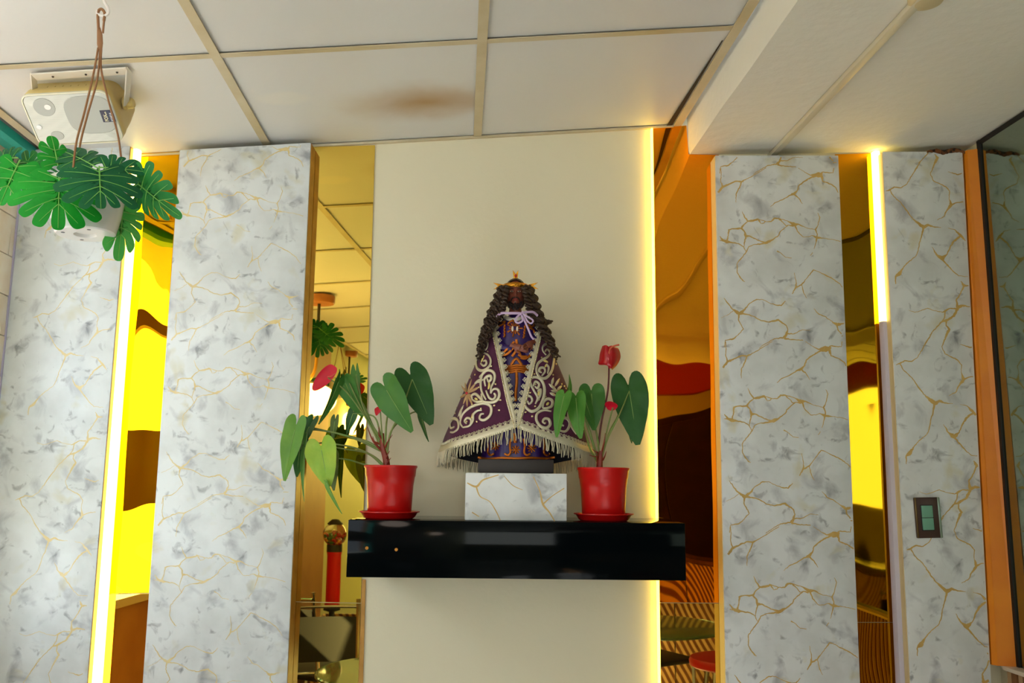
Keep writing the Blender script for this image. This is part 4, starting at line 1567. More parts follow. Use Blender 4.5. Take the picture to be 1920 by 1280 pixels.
rows = []
NZ, NA = 64, 72
for i in range(NZ + 1):
    th = PI * i / NZ
    row = []
    for k in range(NA):
        an = 2 * PI * k / NA
        st = max(math.sin(th), 1e-3)
        x, y, z = a_ * st * math.sin(an), -b2_ * st * math.cos(an), c2_ * math.cos(th)
        jaw = 1 - 0.22 * max(0, -z / c2_) ** 1.5
        x *= jaw
        if math.cos(an) > 0:
            xn, zn = x, z
            d = 0.0
            d += 0.0085 * g2(xn, zn, 0, -0.0015, 0.0042, 0.0085)          # nose
            d += 0.0040 * g2(xn, zn, 0, -0.0065, 0.0058, 0.0038)
            d -= 0.0042 * (g2(xn, zn, -0.0098, 0.0062, 0.0055, 0.0042) + g2(xn, zn, 0.0098, 0.0062, 0.0055, 0.0042))
            d += 0.0022 * (g2(xn, zn, -0.0095, 0.0125, 0.0075, 0.003) + g2(xn, zn, 0.0095, 0.0125, 0.0075, 0.003))
            d += 0.0024 * (g2(xn, zn, -0.013, -0.006, 0.006, 0.006) + g2(xn, zn, 0.013, -0.006, 0.006, 0.006))
            d -= 0.0020 * g2(xn, zn, 0, -0.0165, 0.012, 0.0020)
            d += 0.0020 * g2(xn, zn, 0, -0.0195, 0.0065, 0.0022) + 0.0016 * g2(xn, zn, 0, -0.0142, 0.0065, 0.0018)
            d += 0.0035 * g2(xn, zn, 0, -0.032, 0.009, 0.008)
            y -= d
        row.append(HC + V((x, y, z)))
    rows.append(row)
m = MB().grid(rows, wrap=True)
m.tube([HC + V((0, 0.006, -0.052)), HC + V((0, 0.004, -0.03))], [0.019, 0.016], 20)
HEAD = m.build('head', M_skin, ST, ang=180)


def face_y(x, z):
    st = math.sqrt(max(0.02, 1 - (z / c2_) ** 2))
    sa_ = max(-0.95, min(0.95, x / (a_ * st)))
    return HC.y - b2_ * st * math.sqrt(1 - sa_ * sa_)


M_eye = mat('painted_eye', (206, 196, 176), 0.15)
M_iris = mat('painted_iris', (30, 20, 14), 0.1)
for s in (-1, 1):
    ex, ez = s * 0.0098, 0.0060
    c = V((HC.x + ex, face_y(ex, ez) + 0.0012, HC.z + ez))
    e = MB().ball(c, (0.0046, 0.0026, 0.0021), 14, 10).build('eye', M_eye, HEAD)
    MB().ball(c + V((0, -0.0018, -0.0002)), (0.0019, 0.0012, 0.0019), 10, 8).build('iris', M_iris, HEAD)
    P = [V((HC.x + s * x, face_y(x, z) - 0.0022, HC.z + z)) for x, z in ((0.0045, 0.0118), (0.009, 0.0140), (0.014, 0.0132), (0.0175, 0.0110))]
    MB().tube(P, [0.0007, 0.0013, 0.0011, 0.0005], 6).build('eyebrow', M_beard, HEAD)
    P = [V((HC.x + s * x, face_y(x, z) - 0.0012, HC.z + z)) for x, z in ((0.0050, 0.0070), (0.0098, 0.0086), (0.0150, 0.0066))]
    MB().tube(P, 0.0008, 6).build('eyelid', M_skin, HEAD)
    P = [V((HC.x + s * x, face_y(x, z) - dy, HC.z + z)) for x, z, dy in ((0.0005, -0.0112, 0.0040), (0.006, -0.0122, 0.003), (0.0105, -0.0165, 0.002), (0.0120, -0.0230, 0.002))]
    MB().tube(P, [0.0014, 0.0021, 0.0017, 0.0009], 8).build('moustache', M_beard, HEAD)
M_lip = mat('painted_lip', (150, 62, 54), 0.3)
for z, r in ((-0.0150, 0.0013), (-0.0188, 0.0019)):
    P = [V((HC.x + x, face_y(x, z) - 0.0025 + 18 * x * x, HC.z + z)) for x in (-0.007, -0.0035, 0, 0.0035, 0.007)]
    MB().tube(P, [0.0006, r, r, r, 0.0006], 8).build('lip', M_lip, HEAD)
m = MB()
rnd = random.Random(4)
for k in range(70):
    x = rnd.uniform(-0.0175, 0.0175)
    z = -0.0245 - rnd.uniform(0, 0.014) * (1 - (x / 0.02) ** 2) + 0.9 * max(0, abs(x) - 0.011)
    p = V((HC.x + x, face_y(x, z) - 0.002, HC.z + z))
    m.tube([p, p + V((-x * 0.06, -0.0025, -0.004)), p + V((-x * 0.2 + rnd.uniform(-.002, .002), -0.0005, -0.008))], [0.0018, 0.0019, 0.0006], 6)
m.build('beard', M_beard, HEAD)

# hair: cap, side masses and ringlets
m = MB()
rows = []
for i in range(24):
    th = PI * 0.86 * i / 23
    row = []
    for k in range(40):
        an = 2 * PI * k / 40
        st = max(math.sin(th), 1e-3)
        front = max(0, math.cos(an))
        lim = 0.62 if front > 0.55 else 3
        t2 = min(th, lim + 0.9 * (1 - front)) if front > 0.3 else th
        st = max(math.sin(t2), 1e-3)
        rr = 1 + 0.03 * math.sin(9 * an + 4 * t2)
        row.append(HC + V((0.0325 * st * math.sin(an) * rr, 0.004 - 0.0385 * st * math.cos(an) * rr, 0.004 + 0.0455 * math.cos(t2))))
    rows.append(row)
m.grid(rows, wrap=True)
HAIR = m.build('hair', M_hair, ST, ang=180)


def ringlet(pts, r, amp, turns, k0):
    fine = spline(pts, 26)
    n = len(fine)
    P, R_ = [], []
    for i, (px, py, yo) in enumerate(fine):
        t = i / (n - 1)
        c = at_y(px, py, SY + yo)
        a = k0 + 2 * PI * turns * t
        P.append(c + V((math.cos(a) * amp, math.sin(a) * amp, 0)))
        R_.append(r * (1 - 0.45 * t))
    MB().tube(P, R_, 7).build('ringlet', M_hair, HAIR)


RL = [
    [(946, 536, -0.040), (938, 562, -0.046), (930, 588, -0.046), (920, 612, -0.046), (910, 634, -0.05)],
    [(942, 536, -0.030), (932, 562, -0.036), (922, 590, -0.040), (910, 618, -0.042), (904, 644, -0.046)],
    [(940, 538, -0.016), (928, 566, -0.024), (916, 596, -0.030), (906, 628, -0.034), (900, 656, -0.040)],
    [(942, 540, 0.0), (928, 572, -0.008), (914, 606, -0.016), (904, 640, -0.024), (899, 668, -0.032)],
    [(950, 540, -0.046), (944, 562, -0.054), (940, 580, -0.058), (934, 598, -0.060)],
    [(952, 538, -0.044), (948, 556, -0.054), (945, 574, -0.058), (943, 588, -0.060)],
    [(986, 536, -0.040), (996, 560, -0.046), (1004, 586, -0.048), (1014, 612, -0.048), (1024, 632, -0.05)],
    [(990, 536, -0.030), (1000, 562, -0.036), (1010, 590, -0.040), (1022, 618, -0.044), (1034, 646, -0.048)],
    [(992, 538, -0.016), (1004, 566, -0.024), (1014, 596, -0.030), (1028, 628, -0.036), (1040, 660, -0.040)],
    [(990, 540, 0.0), (1004, 572, -0.008), (1018, 604, -0.016), (1032, 636, -0.024), (1044, 668, -0.034)],
    [(983, 540, -0.046), (990, 562, -0.054), (994, 580, -0.058), (1000, 596, -0.060)],
    [(981, 538, -0.044), (986, 556, -0.054), (989, 574, -0.058), (992, 588, -0.060)],
    [(1002, 576, -0.02), (1012, 594, -0.02), (1022, 602, -0.02), (1029, 601, -0.02)],
    [(948, 538, -0.036), (942, 566, -0.040), (934, 590, -0.042), (924, 606, -0.044)],
    [(985, 538, -0.036), (993, 566, -0.040), (1001, 588, -0.042), (1010, 604, -0.044)],
]
for k, pts in enumerate(RL):
    sgn = 1 if pts[-1][0] > 966 else -1
    ringlet(pts, 0.0046, 0.0044, 8.5, k * 1.7)
    ringlet([(x + sgn * 1.5, y + 4, z + 0.007) for x, y, z in pts], 0.0046, 0.0042, 7.6, k * 1.1 + 2)
    if k not in (4, 5, 10, 11):
        ringlet([(x + sgn * 4.0, y + 1, z + 0.002) for x, y, z in pts], 0.0042, 0.0042, 8.0, k * 2.3 + 4)
        ringlet([(x - sgn * 2.5, y + 6, z + 0.004) for x, y, z in pts], 0.0042, 0.0040, 9.0, k * 0.7 + 1)

# crown: band and three pointed clusters of rays
zc = HC.z + 0.0235
CRN = thing  # keep name free
rows = []
for dz, dr in ((-0.0062, 0), (-0.0050, 0.0012), (0.0050, 0.0012), (0.0062, 0)):
    rows.append([V((HC.x + (0.0345 + dr) * math.sin(a), HC.y + 0.002 - (0.0385 + dr) * math.cos(a), zc + dz)) for a in [2 * PI * k / 48 for k in range(48)]])
CROWN = MB().grid(rows, wrap=True).build('crown', M_crown, ST, ang=50)
for k in range(-3, 4):
    a = k * 0.36
    MB().ball(V((HC.x + 0.0357 * math.sin(a), HC.y + 0.002 - 0.0397 * math.cos(a), zc)), 0.0022 if k else 0.0030, 10, 8).build('crown_boss', M_crown, CROWN)


def ray_plate(p0, d, s, ln, w0, w1):
    up = d.cross(s)
    loop = [p0 - s * w0, p0 + d * ln - s * w1, p0 + d * (ln * 0.55), p0 + d * (ln * 1.02) + s * w1, p0 + s * w0]
    m = MB().prism([q - up * 0.0008 for q in loop], up * 0.0016, 0.0003)
    m.tube([p0, p0 + d * (ln * 0.9) - s * w1 * 0.9], [0.0016, 0.0005], 6)
    m.tube([p0, p0 + d * (ln * 0.9) + s * w1 * 0.9], [0.0016, 0.0005], 6)
    return m.build('crown_ray', M_crown, CROWN, smooth=False)


yr = HC.y - 0.012
ray_plate(V((HC.x - 0.032, yr, zc + 0.0005)), V((-1, 0, -0.02)).normalized(), V((0.02, 0, 1)).normalized(), 0.029, 0.0042, 0.0095)
ray_plate(V((HC.x + 0.032, yr, zc + 0.0005)), V((1, 0, 0.06)).normalized(), V((0.06, 0, -1)).normalized(), 0.030, 0.0042, 0.0095)
ztop = HC.z + 0.0475
ray_plate(V((HC.x, HC.y - 0.006, ztop - 0.001)), V((0, 0, 1)), V((1, 0, 0)), 0.0240, 0.0056, 0.0080)
MB().ball(V((HC.x + 0.0006, HC.y - 0.0085, ztop + 0.007)), (0.0032, 0.002, 0.0034), 10, 8).build('gem', M_gem, CROWN)

# lilac ribbon with bow
def ribbon(pts, w_, name='ribbon'):
    P = [at_y(px, py, SY + yo) for px, py, yo in spline(pts, 8)]
    return MB().tube(P, w_, 8, 0.25, V((0, -1, 0))).build(name, M_ribbon, ST)


ribbon([(931, 594, -0.055), (940, 587, -0.066), (957, 587, -0.073), (975, 587, -0.077)], 0.0033)
ribbon([(977, 587, -0.077), (988, 585, -0.074), (1000, 585, -0.066), (1008, 592, -0.055)], 0.0033)
ribbon([(976, 588, -0.079), (968, 596, -0.083), (967, 603, -0.084), (973, 605, -0.085), (980, 600, -0.084), (978, 590, -0.080)], 0.0026, 'bow_loop')
ribbon([(978, 586, -0.079), (987, 592, -0.083), (999, 600, -0.083), (996, 606, -0.084), (989, 602, -0.084), (984, 592, -0.081), (979, 583, -0.080)], 0.0022, 'bow_loop')
ribbon([(978, 590, -0.079), (984, 602, -0.082), (991, 618, -0.082), (996, 630, -0.079), (1001, 636, -0.076)], 0.0026, 'bow_tail')
MB().ball(at_y(977, 588, SY - 0.081), (0.0042, 0.003, 0.0042), 12, 8).build('bow_knot', M_ribbon, ST)

# ------------------------------------------------------------------ loudspeaker on the ceiling
AL = math.radians(41)
rv = W_DIR.normalized()
n1 = V((0, -math.sin(AL), -math.cos(AL)))          # front normal
n1 = (n1 - rv * n1.dot(rv)).normalized()
n2 = n1.cross(rv).normalized()
if n2.z < 0:
    n2 = -n2
SPK_Y = CAM.y + 2.06
FC = at_y(137, 222, SPK_Y)
kx = F / 2.09
SWD, SHT, SDP = 168 / kx, 108 / kx, 0.142
RS = Matrix((rv, n2, n1)).transposed()
SPK = thing('loudspeaker', FC, 'beige wall loudspeaker with grey grille under the ceiling behind the hanging plant', 'speaker')
M_beige = mat('aged_beige_plastic', (216, 192, 124), 0.45, var=(8, (206, 176, 104)))


def rr_poly(w_, h, r, n=6):
    out = []
    for cx, cy, a0 in ((w_ / 2 - r, h / 2 - r, 0), (-w_ / 2 + r, h / 2 - r, 90), (-w_ / 2 + r, -h / 2 + r, 180), (w_ / 2 - r, -h / 2 + r, 270)):
        for k in range(n + 1):
            a = math.radians(a0 + 90 * k / n)
            out.append((cx + r * math.cos(a), cy + r * math.sin(a)))
    return out


def sploc(x, y, z):
    return FC + rv * x + n2 * y + n1 * z


rows = []
for z, k in ((-0.002, 0.985), (-0.004, 1.0), (-0.030, 1.0), (-0.034, 0.985), (-SDP * 0.6, 0.97), (-SDP, 0.92), (-SDP - 0.004, 0.86)):
    rows.append([sploc(x * k, y * k, z) for x, y in rr_poly(SWD, SHT, 0.022)])
m = MB().grid(rows, wrap=True)
m.add([sploc(x * 0.86, y * 0.86, -SDP - 0.004) for x, y in rr_poly(SWD, SHT, 0.022)], [list(range(28))])
m.build('cabinet', M_beige, SPK, ang=50)
# grille with raised rim
M_gr = bpy.data.materials.new('grille_mesh')
M_gr.use_nodes = True
nt = M_gr.node_tree
b = nt.nodes['Principled BSDF']
b.inputs['Roughness'].default_value = 0.5
tc = nt.nodes.new('ShaderNodeTexCoord')
vo = nt.nodes.new('ShaderNodeTexVoronoi')
vo.inputs['Scale'].default_value = 420
vo.inputs['Randomness'].default_value = 0.0
nt.links.new(tc.outputs['Object'], vo.inputs['Vector'])
cr_ = nt.nodes.new('ShaderNodeValToRGB')
cr_.color_ramp.elements[0].position = 0.25
cr_.color_ramp.elements[1].position = 0.5
cr_.color_ramp.elements[0].color = lin((186, 187, 178)) + (1,)
cr_.color_ramp.elements[1].color = lin((210, 210, 201)) + (1,)
nt.links.new(vo.outputs['Distance'], cr_.inputs['Fac'])
nt.links.new(cr_.outputs['Color'], b.inputs['Base Color'])
P = rr_poly(SWD - 0.008, SHT - 0.008, 0.019)
rows = [[sploc(x, y, -0.004) for x, y in P], [sploc(x, y, 0.002) for x, y in P], [sploc(x * 0.985, y * 0.98, 0.0035) for x, y in P], [sploc(x * 0.5, y * 0.5, 0.0045) for x, y in P], [sploc(x * 0.01, y * 0.01, 0.005) for x, y in P]]
GR = MB().grid(rows, wrap=True).build('grille', M_gr, SPK, ang=40)
P = rr_poly(SWD, SHT, 0.022)
P2 = rr_poly(SWD - 0.007, SHT - 0.007, 0.019)
rows = [[sploc(x, y, -0.003) for x, y in P], [sploc(x, y, 0.003) for x, y in P], [sploc(x, y, 0.0042) for x, y in P2], [sploc(x, y, 0.0015) for x, y in P2]]
MB().grid(rows, wrap=True).build('rim', mat('pale_rim', (216, 212, 188), 0.45), SPK, ang=40)
M_cone = mat('driver_behind_mesh', (174, 175, 168), 0.6)


def sppx(px, py, z=0.004):
    p = on_plane(px, py, FC + n1 * z, n1)
    d = p - FC
    return d.dot(rv), d.dot(n2)


def disc_on(x, y, rx, ry, name, m_, z0=0.0042, h=0.0012, sq=2.0, rot=0.0):
    rows = []
    for f, zz in ((1.0, z0), (0.97, z0 + h), (0.01, z0 + h)):
        row = []
        for k in range(36):
            a = 2 * PI * k / 36
            c, s = math.cos(a), math.sin(a)
            ex = 2 / sq
            row.append(sploc(x + rx * f * math.copysign(abs(c) ** ex, c), y + ry * f * math.copysign(abs(s) ** ex, s), zz))
        rows.append(row)
    return MB().grid(rows, wrap=True).build(name, m_, GR, ang=30)


x, y = sppx(83, 201)
disc_on(x, y, 0.026, 0.0235, 'tweeter', M_cone)
x, y = sppx(90, 200)
disc_on(x, y, 0.008, 0.007, 'tweeter_dome', mat('silver_dome', (212, 212, 210), 0.3, metal=0.4), 0.0056, 0.0015)
x, y = sppx(170, 215)
disc_on(x, y, 0.060, 0.050, 'woofer', M_cone, sq=3.0)
x, y = sppx(74, 238)
disc_on(x, y, 0.0065, 0.0060, 'bass_port', mat('port_white', (226, 226, 226), 0.3), 0.0042, 0.002)
x, y = sppx(108, 254)
disc_on(x, y, 0.016, 0.012, 'bass_port', M_cone)
# badge
bx, by = sppx(202, 217.5, 0.006)
bw, bh = 0.031, 0.031
BDG = MB().box(sploc(bx, by, 0.0058), (bw, bh, 0.0022), RS, 0.0006).build('badge', mat('navy_badge', (38, 42, 66), 0.35), SPK)
M_txt = mat('silver_print', (222, 224, 226), 0.35)
M_txt2 = mat('cream_print', (226, 220, 176), 0.35)


def text(s_, size, x, y, m_, parent, name='lettering', wide=1.0):
    cu_ = bpy.data.curves.new(name, 'FONT')
    cu_.body = s_
    cu_.size = size
    cu_.extrude = 0.0002
    cu_.offset = size * 0.012
    cu_.materials.append(m_)
    tmp = bpy.data.objects.new(name, cu_)
    sc.collection.objects.link(tmp)
    bpy.context.view_layer.update()
    me = bpy.data.meshes.new_from_object(tmp.evaluated_get(bpy.context.evaluated_depsgraph_get()))
    bpy.data.objects.remove(tmp)
    o = bpy.data.objects.new(name, me)
    sc.collection.objects.link(o)
    o.parent = parent
    Rt = Matrix((n2, -rv, n1)).transposed()       # reads upward
    o.matrix_local = Matrix.Translation(sploc(x, y, 0.0071) - ORIG[parent.name]) @ Rt.to_4x4() @ Matrix.Diagonal((wide, 1, 1, 1))
    return o


text('FOX', 0.0125, bx - 0.0010, by - 0.0135, M_txt2, BDG, wide=0.72)
text('audio', 0.0060, bx - 0.0010, by + 0.0040, M_txt2, BDG, wide=0.62)
text('RSX4214', 0.0088, bx + 0.0115, by - 0.0135, M_txt, BDG, wide=0.66)
# grooves on the upper side
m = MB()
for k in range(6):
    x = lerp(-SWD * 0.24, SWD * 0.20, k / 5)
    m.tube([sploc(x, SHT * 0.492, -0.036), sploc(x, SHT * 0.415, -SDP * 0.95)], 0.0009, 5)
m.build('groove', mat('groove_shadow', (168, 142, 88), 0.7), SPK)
# white U bracket and knobs
M_brk = mat('white_bracket', (222, 214, 200), 0.45)
BRK = MB()
pb = cp(*cu(60, 138), 0.002)
b0, b1 = on_plane(58, 137, C0 + C_N * 0.004, C_N), on_plane(236, 125, C0 + C_N * 0.004, C_N)
bk = BACK * -0.032
BRK.prism([b0, b1, b1 + bk, b0 + bk], C_N * 0.004, 0.0008)
for s, p in ((-1, b0), (1, b1)):
    piv = sploc(s * (SWD / 2 + 0.004), SHT * 0.02, -SDP * 0.45)
    e = V((s * 0.003, 0, 0))
    BRK.prism([p, p + bk, piv + bk * 0.4 + C_N * 0.01, piv - bk * 0.4 + C_N * 0.012], rv * s * 0.0035, 0.0006)
BR = BRK.build('bracket', M_brk, SPK, smooth=False)
for s in (-1, 1):
    piv = sploc(s * (SWD / 2 + 0.002), SHT * 0.02, -SDP * 0.45)
    Rk = Matrix((n2, n1, rv * s)).transposed() if True else None
    m = MB().lathe([(0.0, 0.024), (0.010, 0.024), (0.013, 0.021), (0.013, 0.008), (0.016, 0.006), (0.016, 0.0), (0, 0)], 12, piv, Rk)
    m.build('knob', M_beige, SPK, smooth=False)
for t in (0.2, 0.55, 0.88):
    p = b0.lerp(b1, t) + C_N * 0.0045 + bk * 0.5
    MB().ball(p, 0.003, 8, 6).build('screw', mat('dark_screw', (70, 54, 40), 0.5), SPK)

# ------------------------------------------------------------------ hanging monstera
HY = -0.85
q = pxp(HY)
M_hp = mat('white_plastic_pot', (232, 230, 230), 0.22, spec=0.5)
M_cordb = mat('brown_plastic_hanger', (150, 104, 66), 0.45)
M_hook = mat('white_hook', (232, 226, 222), 0.4)
hb = q(160, 440)
LM = {
    'bright': leaf_mat('monstera_bright', (14, 140, 36), (30, 160, 44)),
    'dark': leaf_mat('monstera_dark', (10, 88, 50), (18, 106, 56)),
    'mid': leaf_mat('monstera_mid', (20, 108, 44), (36, 126, 48)),
    'pale': leaf_mat('monstera_pale', (74, 178, 76), (100, 190, 96)),
}
M_vn = mat('monstera_vein', (120, 186, 84), 0.4)


def monstera_leaf(parent, A, T, width, twist=0, mt='mid', nf=5, fold=0.12, droop=0.18, back=0.22, sweep=0.35, depth=0.66, seed=0):
    """split leaf: finger lobes radiating from the middle of the blade"""
    ax, sd, n, L = leaf_frame(A, T, twist)
    rnd = random.Random(seed)
    m, vn = MB(), MB()
    W2 = width / 2
    c0 = 0.30 * L                                      # blade centre along the midrib
    NFG = 2 * nf + 1                                   # fingers all round, one at the tip

    def P(x, y):
        t = x / L
        h = fold * abs(y) - droop * (t * abs(t)) * L * 0.6 - 0.55 * (y * y) / max(width, 1e-3)
        return A + ax * x + sd * y + n * h

    span = 158.0
    lens = [rnd.uniform(0.90, 1.06) for _ in range(NFG)]
    NA, NR = 30 * NFG, 7
    rows = [[] for _ in range(NR + 1)]
    for k in range(NA + 1):
        u = k / NA
        ph = -span + 2 * span * u                      # degrees from the tip direction
        a = abs(ph)
        fi = min(NFG - 1, int(u * NFG))
        f = u * NFG - fi
        cs, sn = math.cos(math.radians(a)), math.sin(math.radians(a))
        ex = (L - c0) if cs > 0 else (c0 + 0.16 * L)
        env = 1.0 / math.sqrt((cs / ex) ** 2 + (sn / W2) ** 2)
        lobe = max(0.0, 1 - abs(2 * f - 1) ** 3.4) ** 0.5
        cut = 0.40 + 0.10 * math.sin(seed + 2.1 * fi)
        r = env * lens[fi] * (1 - (1 - cut) * (1 - lobe))
        lean = 10.0 * math.sin(math.radians(ph))       # fingers sweep a little to the tip
        for i in range(NR + 1):
            q = i / NR
            aa = math.radians(ph - lean * q)
            x0 = c0 + 0.32 * L * (1 - q) * cs * (0.9 if cs > 0 else 0.75)
            rows[i].append(P(c0 * q + x0 * (1 - q) + r * q * math.cos(aa) if q else c0 + 0.32 * L * cs * (0.9 if cs > 0 else 0.75) * 0, r * q * math.sin(aa)))
    m.grid(rows)
    for fi in range(NFG):
        if fi == nf:
            continue
        ph = -span + 2 * span * (fi + 0.5) / NFG
        a = abs(ph)
        cs, sn = math.cos(math.radians(a)), math.sin(math.radians(a))
        ex = (L - c0) if cs > 0 else (c0 + 0.16 * L)
        env = 1.0 / math.sqrt((cs / ex) ** 2 + (sn / W2) ** 2) * lens[fi] * 0.88
        lean = 10.0 * math.sin(math.radians(ph))
        st = (c0 + (0.30 * L if cs > 0 else 0.2 * L) * cs, 0.0)
        en = (c0 + env * math.cos(math.radians(ph - lean)), env * math.sin(math.radians(ph - lean)))
        pts = [P(lerp(st[0], en[0], t), lerp(st[1], en[1], t)) + n * 0.0006 for t in (0, 0.2, 0.4, 0.6, 0.8, 1.0)]
        vn.tube(pts, [0.0009, 0.0008, 0.0007, 0.0006, 0.0005, 0.0003], 4)
    vn.tube([P(L * 0.95 * i / 9, 0) + n * 0.0007 for i in range(10)], [0.0016 * (1 - 0.08 * i) for i in range(10)], 5)
    o = m.build('leaf', LM[mt], parent, ang=180)
    vn.build('leaf_vein', M_vn, o)
    return o


def hanging_plant(origin, yofs, label, leaves, stems, cords, rot=0):
    root = thing('hanging_plant', origin, label, 'hanging plant', 'hanging plants')
    bz = origin
    tilt = Matrix.Rotation(math.radians(-3), 3, 'Y')
    MB().lathe([(0.0, 0.006), (0.018, 0.006), (0.0215, 0.0), (0.052, 0.0), (0.0555, 0.0025), (0.064, 0.035), (0.0705, 0.075), (0.0725, 0.100), (0.0725, 0.106), (0.069, 0.106), (0.066, 0.075), (0.06, 0.06), (0, 0.06)], 56, bz, tilt).build('pot', M_hp, root, ang=35)
    m = MB()
    for k in range(4):
        a = 0.6 + k * PI / 2
        m.lathe([(0, -0.0004), (0.0036, -0.0004), (0.0036, 0.001)], 14, bz + tilt @ V((0.040 * math.cos(a), 0.040 * math.sin(a), 0)), tilt)
    m.build('drain_hole', mat('drain_dark', (90, 88, 96), 0.6), root)
    for c in cords:
        fine = [V(p) for p in spline([tuple(p) for p in c], 8)]
        MB().tube(fine, 0.0021, 7).build('cord', M_cordb, root)
    for s_ in stems:
        stem(root, s_, 0.0028, 0.0018, LM['mid'], 'petiole')
    for l in leaves:
        l(root)
    return root


def ml(Apx, Tpx, ya, yt, wpx, twist, mt, **k):
    def f(root):
        A, T = at_y(*Apx, ya), at_y(*Tpx, yt)
        sc_ = F / ((A + T) / 2 - CAM).dot(RCAM @ V((0, 0, -1)))
        return monstera_leaf(root, A, T, wpx / sc_, twist, mt, **k)
    return f


tilt_r = 0.066
hub = q(187, 88)
rim = lambda px, py, dy: at_y(px, py, HY + dy)
CORDS = [
    [q(184, 90), rim(175, 140, -0.02), rim(158, 212, -0.045), rim(143, 268, -0.06), rim(136, 330, -0.062)],
    [q(188, 92), rim(182, 150, 0.0), rim(165, 212, 0.03), rim(150, 272, 0.055), rim(145, 330, 0.062)],
    [q(190, 92), rim(190, 132, 0.0), rim(205, 195, 0.01), rim(222, 258, 0.012), rim(231, 335, 0.012)],
]
LEAVES = [
    ml((112, 322), (108, 428), HY - 0.075, HY - 0.115, 176, 6, 'bright', nf=5, back=0.62, sweep=0.55, seed=1, fold=0.05, droop=0.12),
    ml((110, 318), (97, 246), HY - 0.05, HY - 0.04, 62, 16, 'bright', nf=3, back=0.2, seed=2),
    ml((186, 312), (190, 392), HY - 0.100, HY - 0.135, 166, -6, 'dark', nf=5, back=0.5, sweep=0.35, seed=3, fold=0.06, droop=0.12),
    ml((184, 316), (103, 268), HY - 0.06, HY - 0.03, 90, 38, 'dark', nf=4, seed=4, back=0.1),
    ml((186, 314), (272, 318), HY - 0.06, HY - 0.04, 70, -32, 'dark', nf=4, seed=5, back=0.1),
    ml((248, 334), (331, 410), HY - 0.015, HY - 0.02, 110, 42, 'mid', nf=5, seed=6, back=0.3),
    ml((231, 372), (226, 490), HY + 0.035, HY + 0.03, 96, -24, 'pale', nf=5, seed=7, back=0.5, sweep=0.5),
    ml((38, 300), (-6, 386), HY - 0.03, HY - 0.05, 100, 26, 'bright', nf=4, seed=8, back=0.4),
    ml((34, 296), (-40, 300), HY - 0.02, HY + 0.0, 60, 34, 'dark', nf=4, seed=9),
    ml((60, 330), (40, 278), HY - 0.0, HY + 0.01, 60, -30, 'mid', nf=3, seed=10),
]
STEMS = [
    [q(160, 365), q(140, 335), at_y(112, 325, HY - 0.075)], [q(162, 365), q(150, 330), at_y(110, 318, HY - 0.05)], [q(165, 365), q(172, 330), at_y(186, 318, HY - 0.1)],
    [q(168, 365), q(178, 330), at_y(184, 316, HY - 0.06)], [q(175, 365), q(215, 332), at_y(248, 334, HY - 0.015)], [q(175, 370), q(215, 352), at_y(231, 372, HY + 0.035)],
    [q(155, 365), q(100, 318), at_y(38, 300, HY - 0.03)], [q(155, 365), q(100, 325), at_y(60, 330, HY)],
]
HP = hanging_plant(hb, HY, 'artificial monstera in a white pot hanging from the ceiling at far left', LEAVES, STEMS, CORDS)
# brown hanger: loop and flat webbed neck
P = [q(*p) for p in spline([(193, 62), (195, 38), (196, 24), (190, 17), (184, 22), (184, 40), (185, 56)], 8)]
MB().tube(P, [0.0022] * 8 + [0.0030] * (len(P) - 8), 7).build('hanger_loop', M_cordb, HP)
MB().tube([q(185, 52), q(187, 66), q(187.5, 82), q(188, 94)], [0.0034, 0.0058, 0.0062, 0.0040], 8, 0.4, V((0, -1, 0))).build('hanger_neck', M_cordb, HP)
# white ceiling hook
hz = on_plane(194, -40, C0, C_N)
HK = thing('ceiling_hook', q(194, -12), 'white plastic hook holding the hanging plant to the ceiling', 'hook')
pts = [(197, -60), (196, -25), (195, 0), (203, 16), (202, 26), (193, 30), (183, 26), (183, 20)]
MB().tube([q(*p) for p in spline(pts, 6)], 0.0031, 8).build('hook', M_hook, HK)

# ------------------------------------------------------------------ the room behind the camera, seen in the mirrors
M_wood = mat('lamp_wood', (178, 110, 56), 0.45, var=(20, (156, 90, 42)))
M_globe = mat('opal_glass', (240, 226, 214), 0.35, emit=((255, 232, 214), 13.0))
M_dkrod = mat('dark_rod', (54, 44, 34), 0.5)


def pendant(px_top, y, r_can, gpx, gr, gh, label, arm):
    c = behind(px_top[0], px_top[1], y)
    u = c - C0
    c.z = C0.z - ((c.x - C0.x) * C_N.x + (c.y - C0.y) * C_N.y) / C_N.z - 0.002
    root = thing('pendant_lamp', c, label, 'pendant lamp', 'pendant lamps with opal globes')
    MB().lathe([(0, 0), (r_can, 0), (r_can * 1.02, -0.004), (r_can * 1.02, -0.034), (r_can * 0.96, -0.040), (0, -0.040)], 36, c).build('canopy', M_wood, root, ang=40)
    gc = behind(gpx[0], gpx[1], y)
    gc.y = c.y
    zt2 = gc.z + gh + 0.22
    MB().tube([c + V((0, 0, -0.04)), V((c.x, c.y, zt2))], 0.008, 8).build('drop_rod', M_dkrod, root)
    P = spline([tuple(p) for p in (V((c.x, c.y, zt2 + 0.01)), V((c.x, c.y, zt2 - 0.08)), V((c.x - 0.01 * arm, c.y, gc.z + gh + 0.06)), V((c.x - 0.06 * arm, c.y, gc.z + gh * 0.9)), V((gc.x - (gr + 0.012) * arm, c.y, gc.z + gh * 0.2)), V((gc.x - gr * 0.6 * arm, c.y, gc.z - gh * 0.85)), V((gc.x, c.y, gc.z - gh)))], 6)
    MB().tube(P, 0.0085, 8).build('curved_arm', mat('gold_arm', (206, 150, 56), 0.3, metal=0.6), root)
    MB().ball(gc, (gr, gr, gh), 32, 20).build('globe', M_globe, root)
    return root


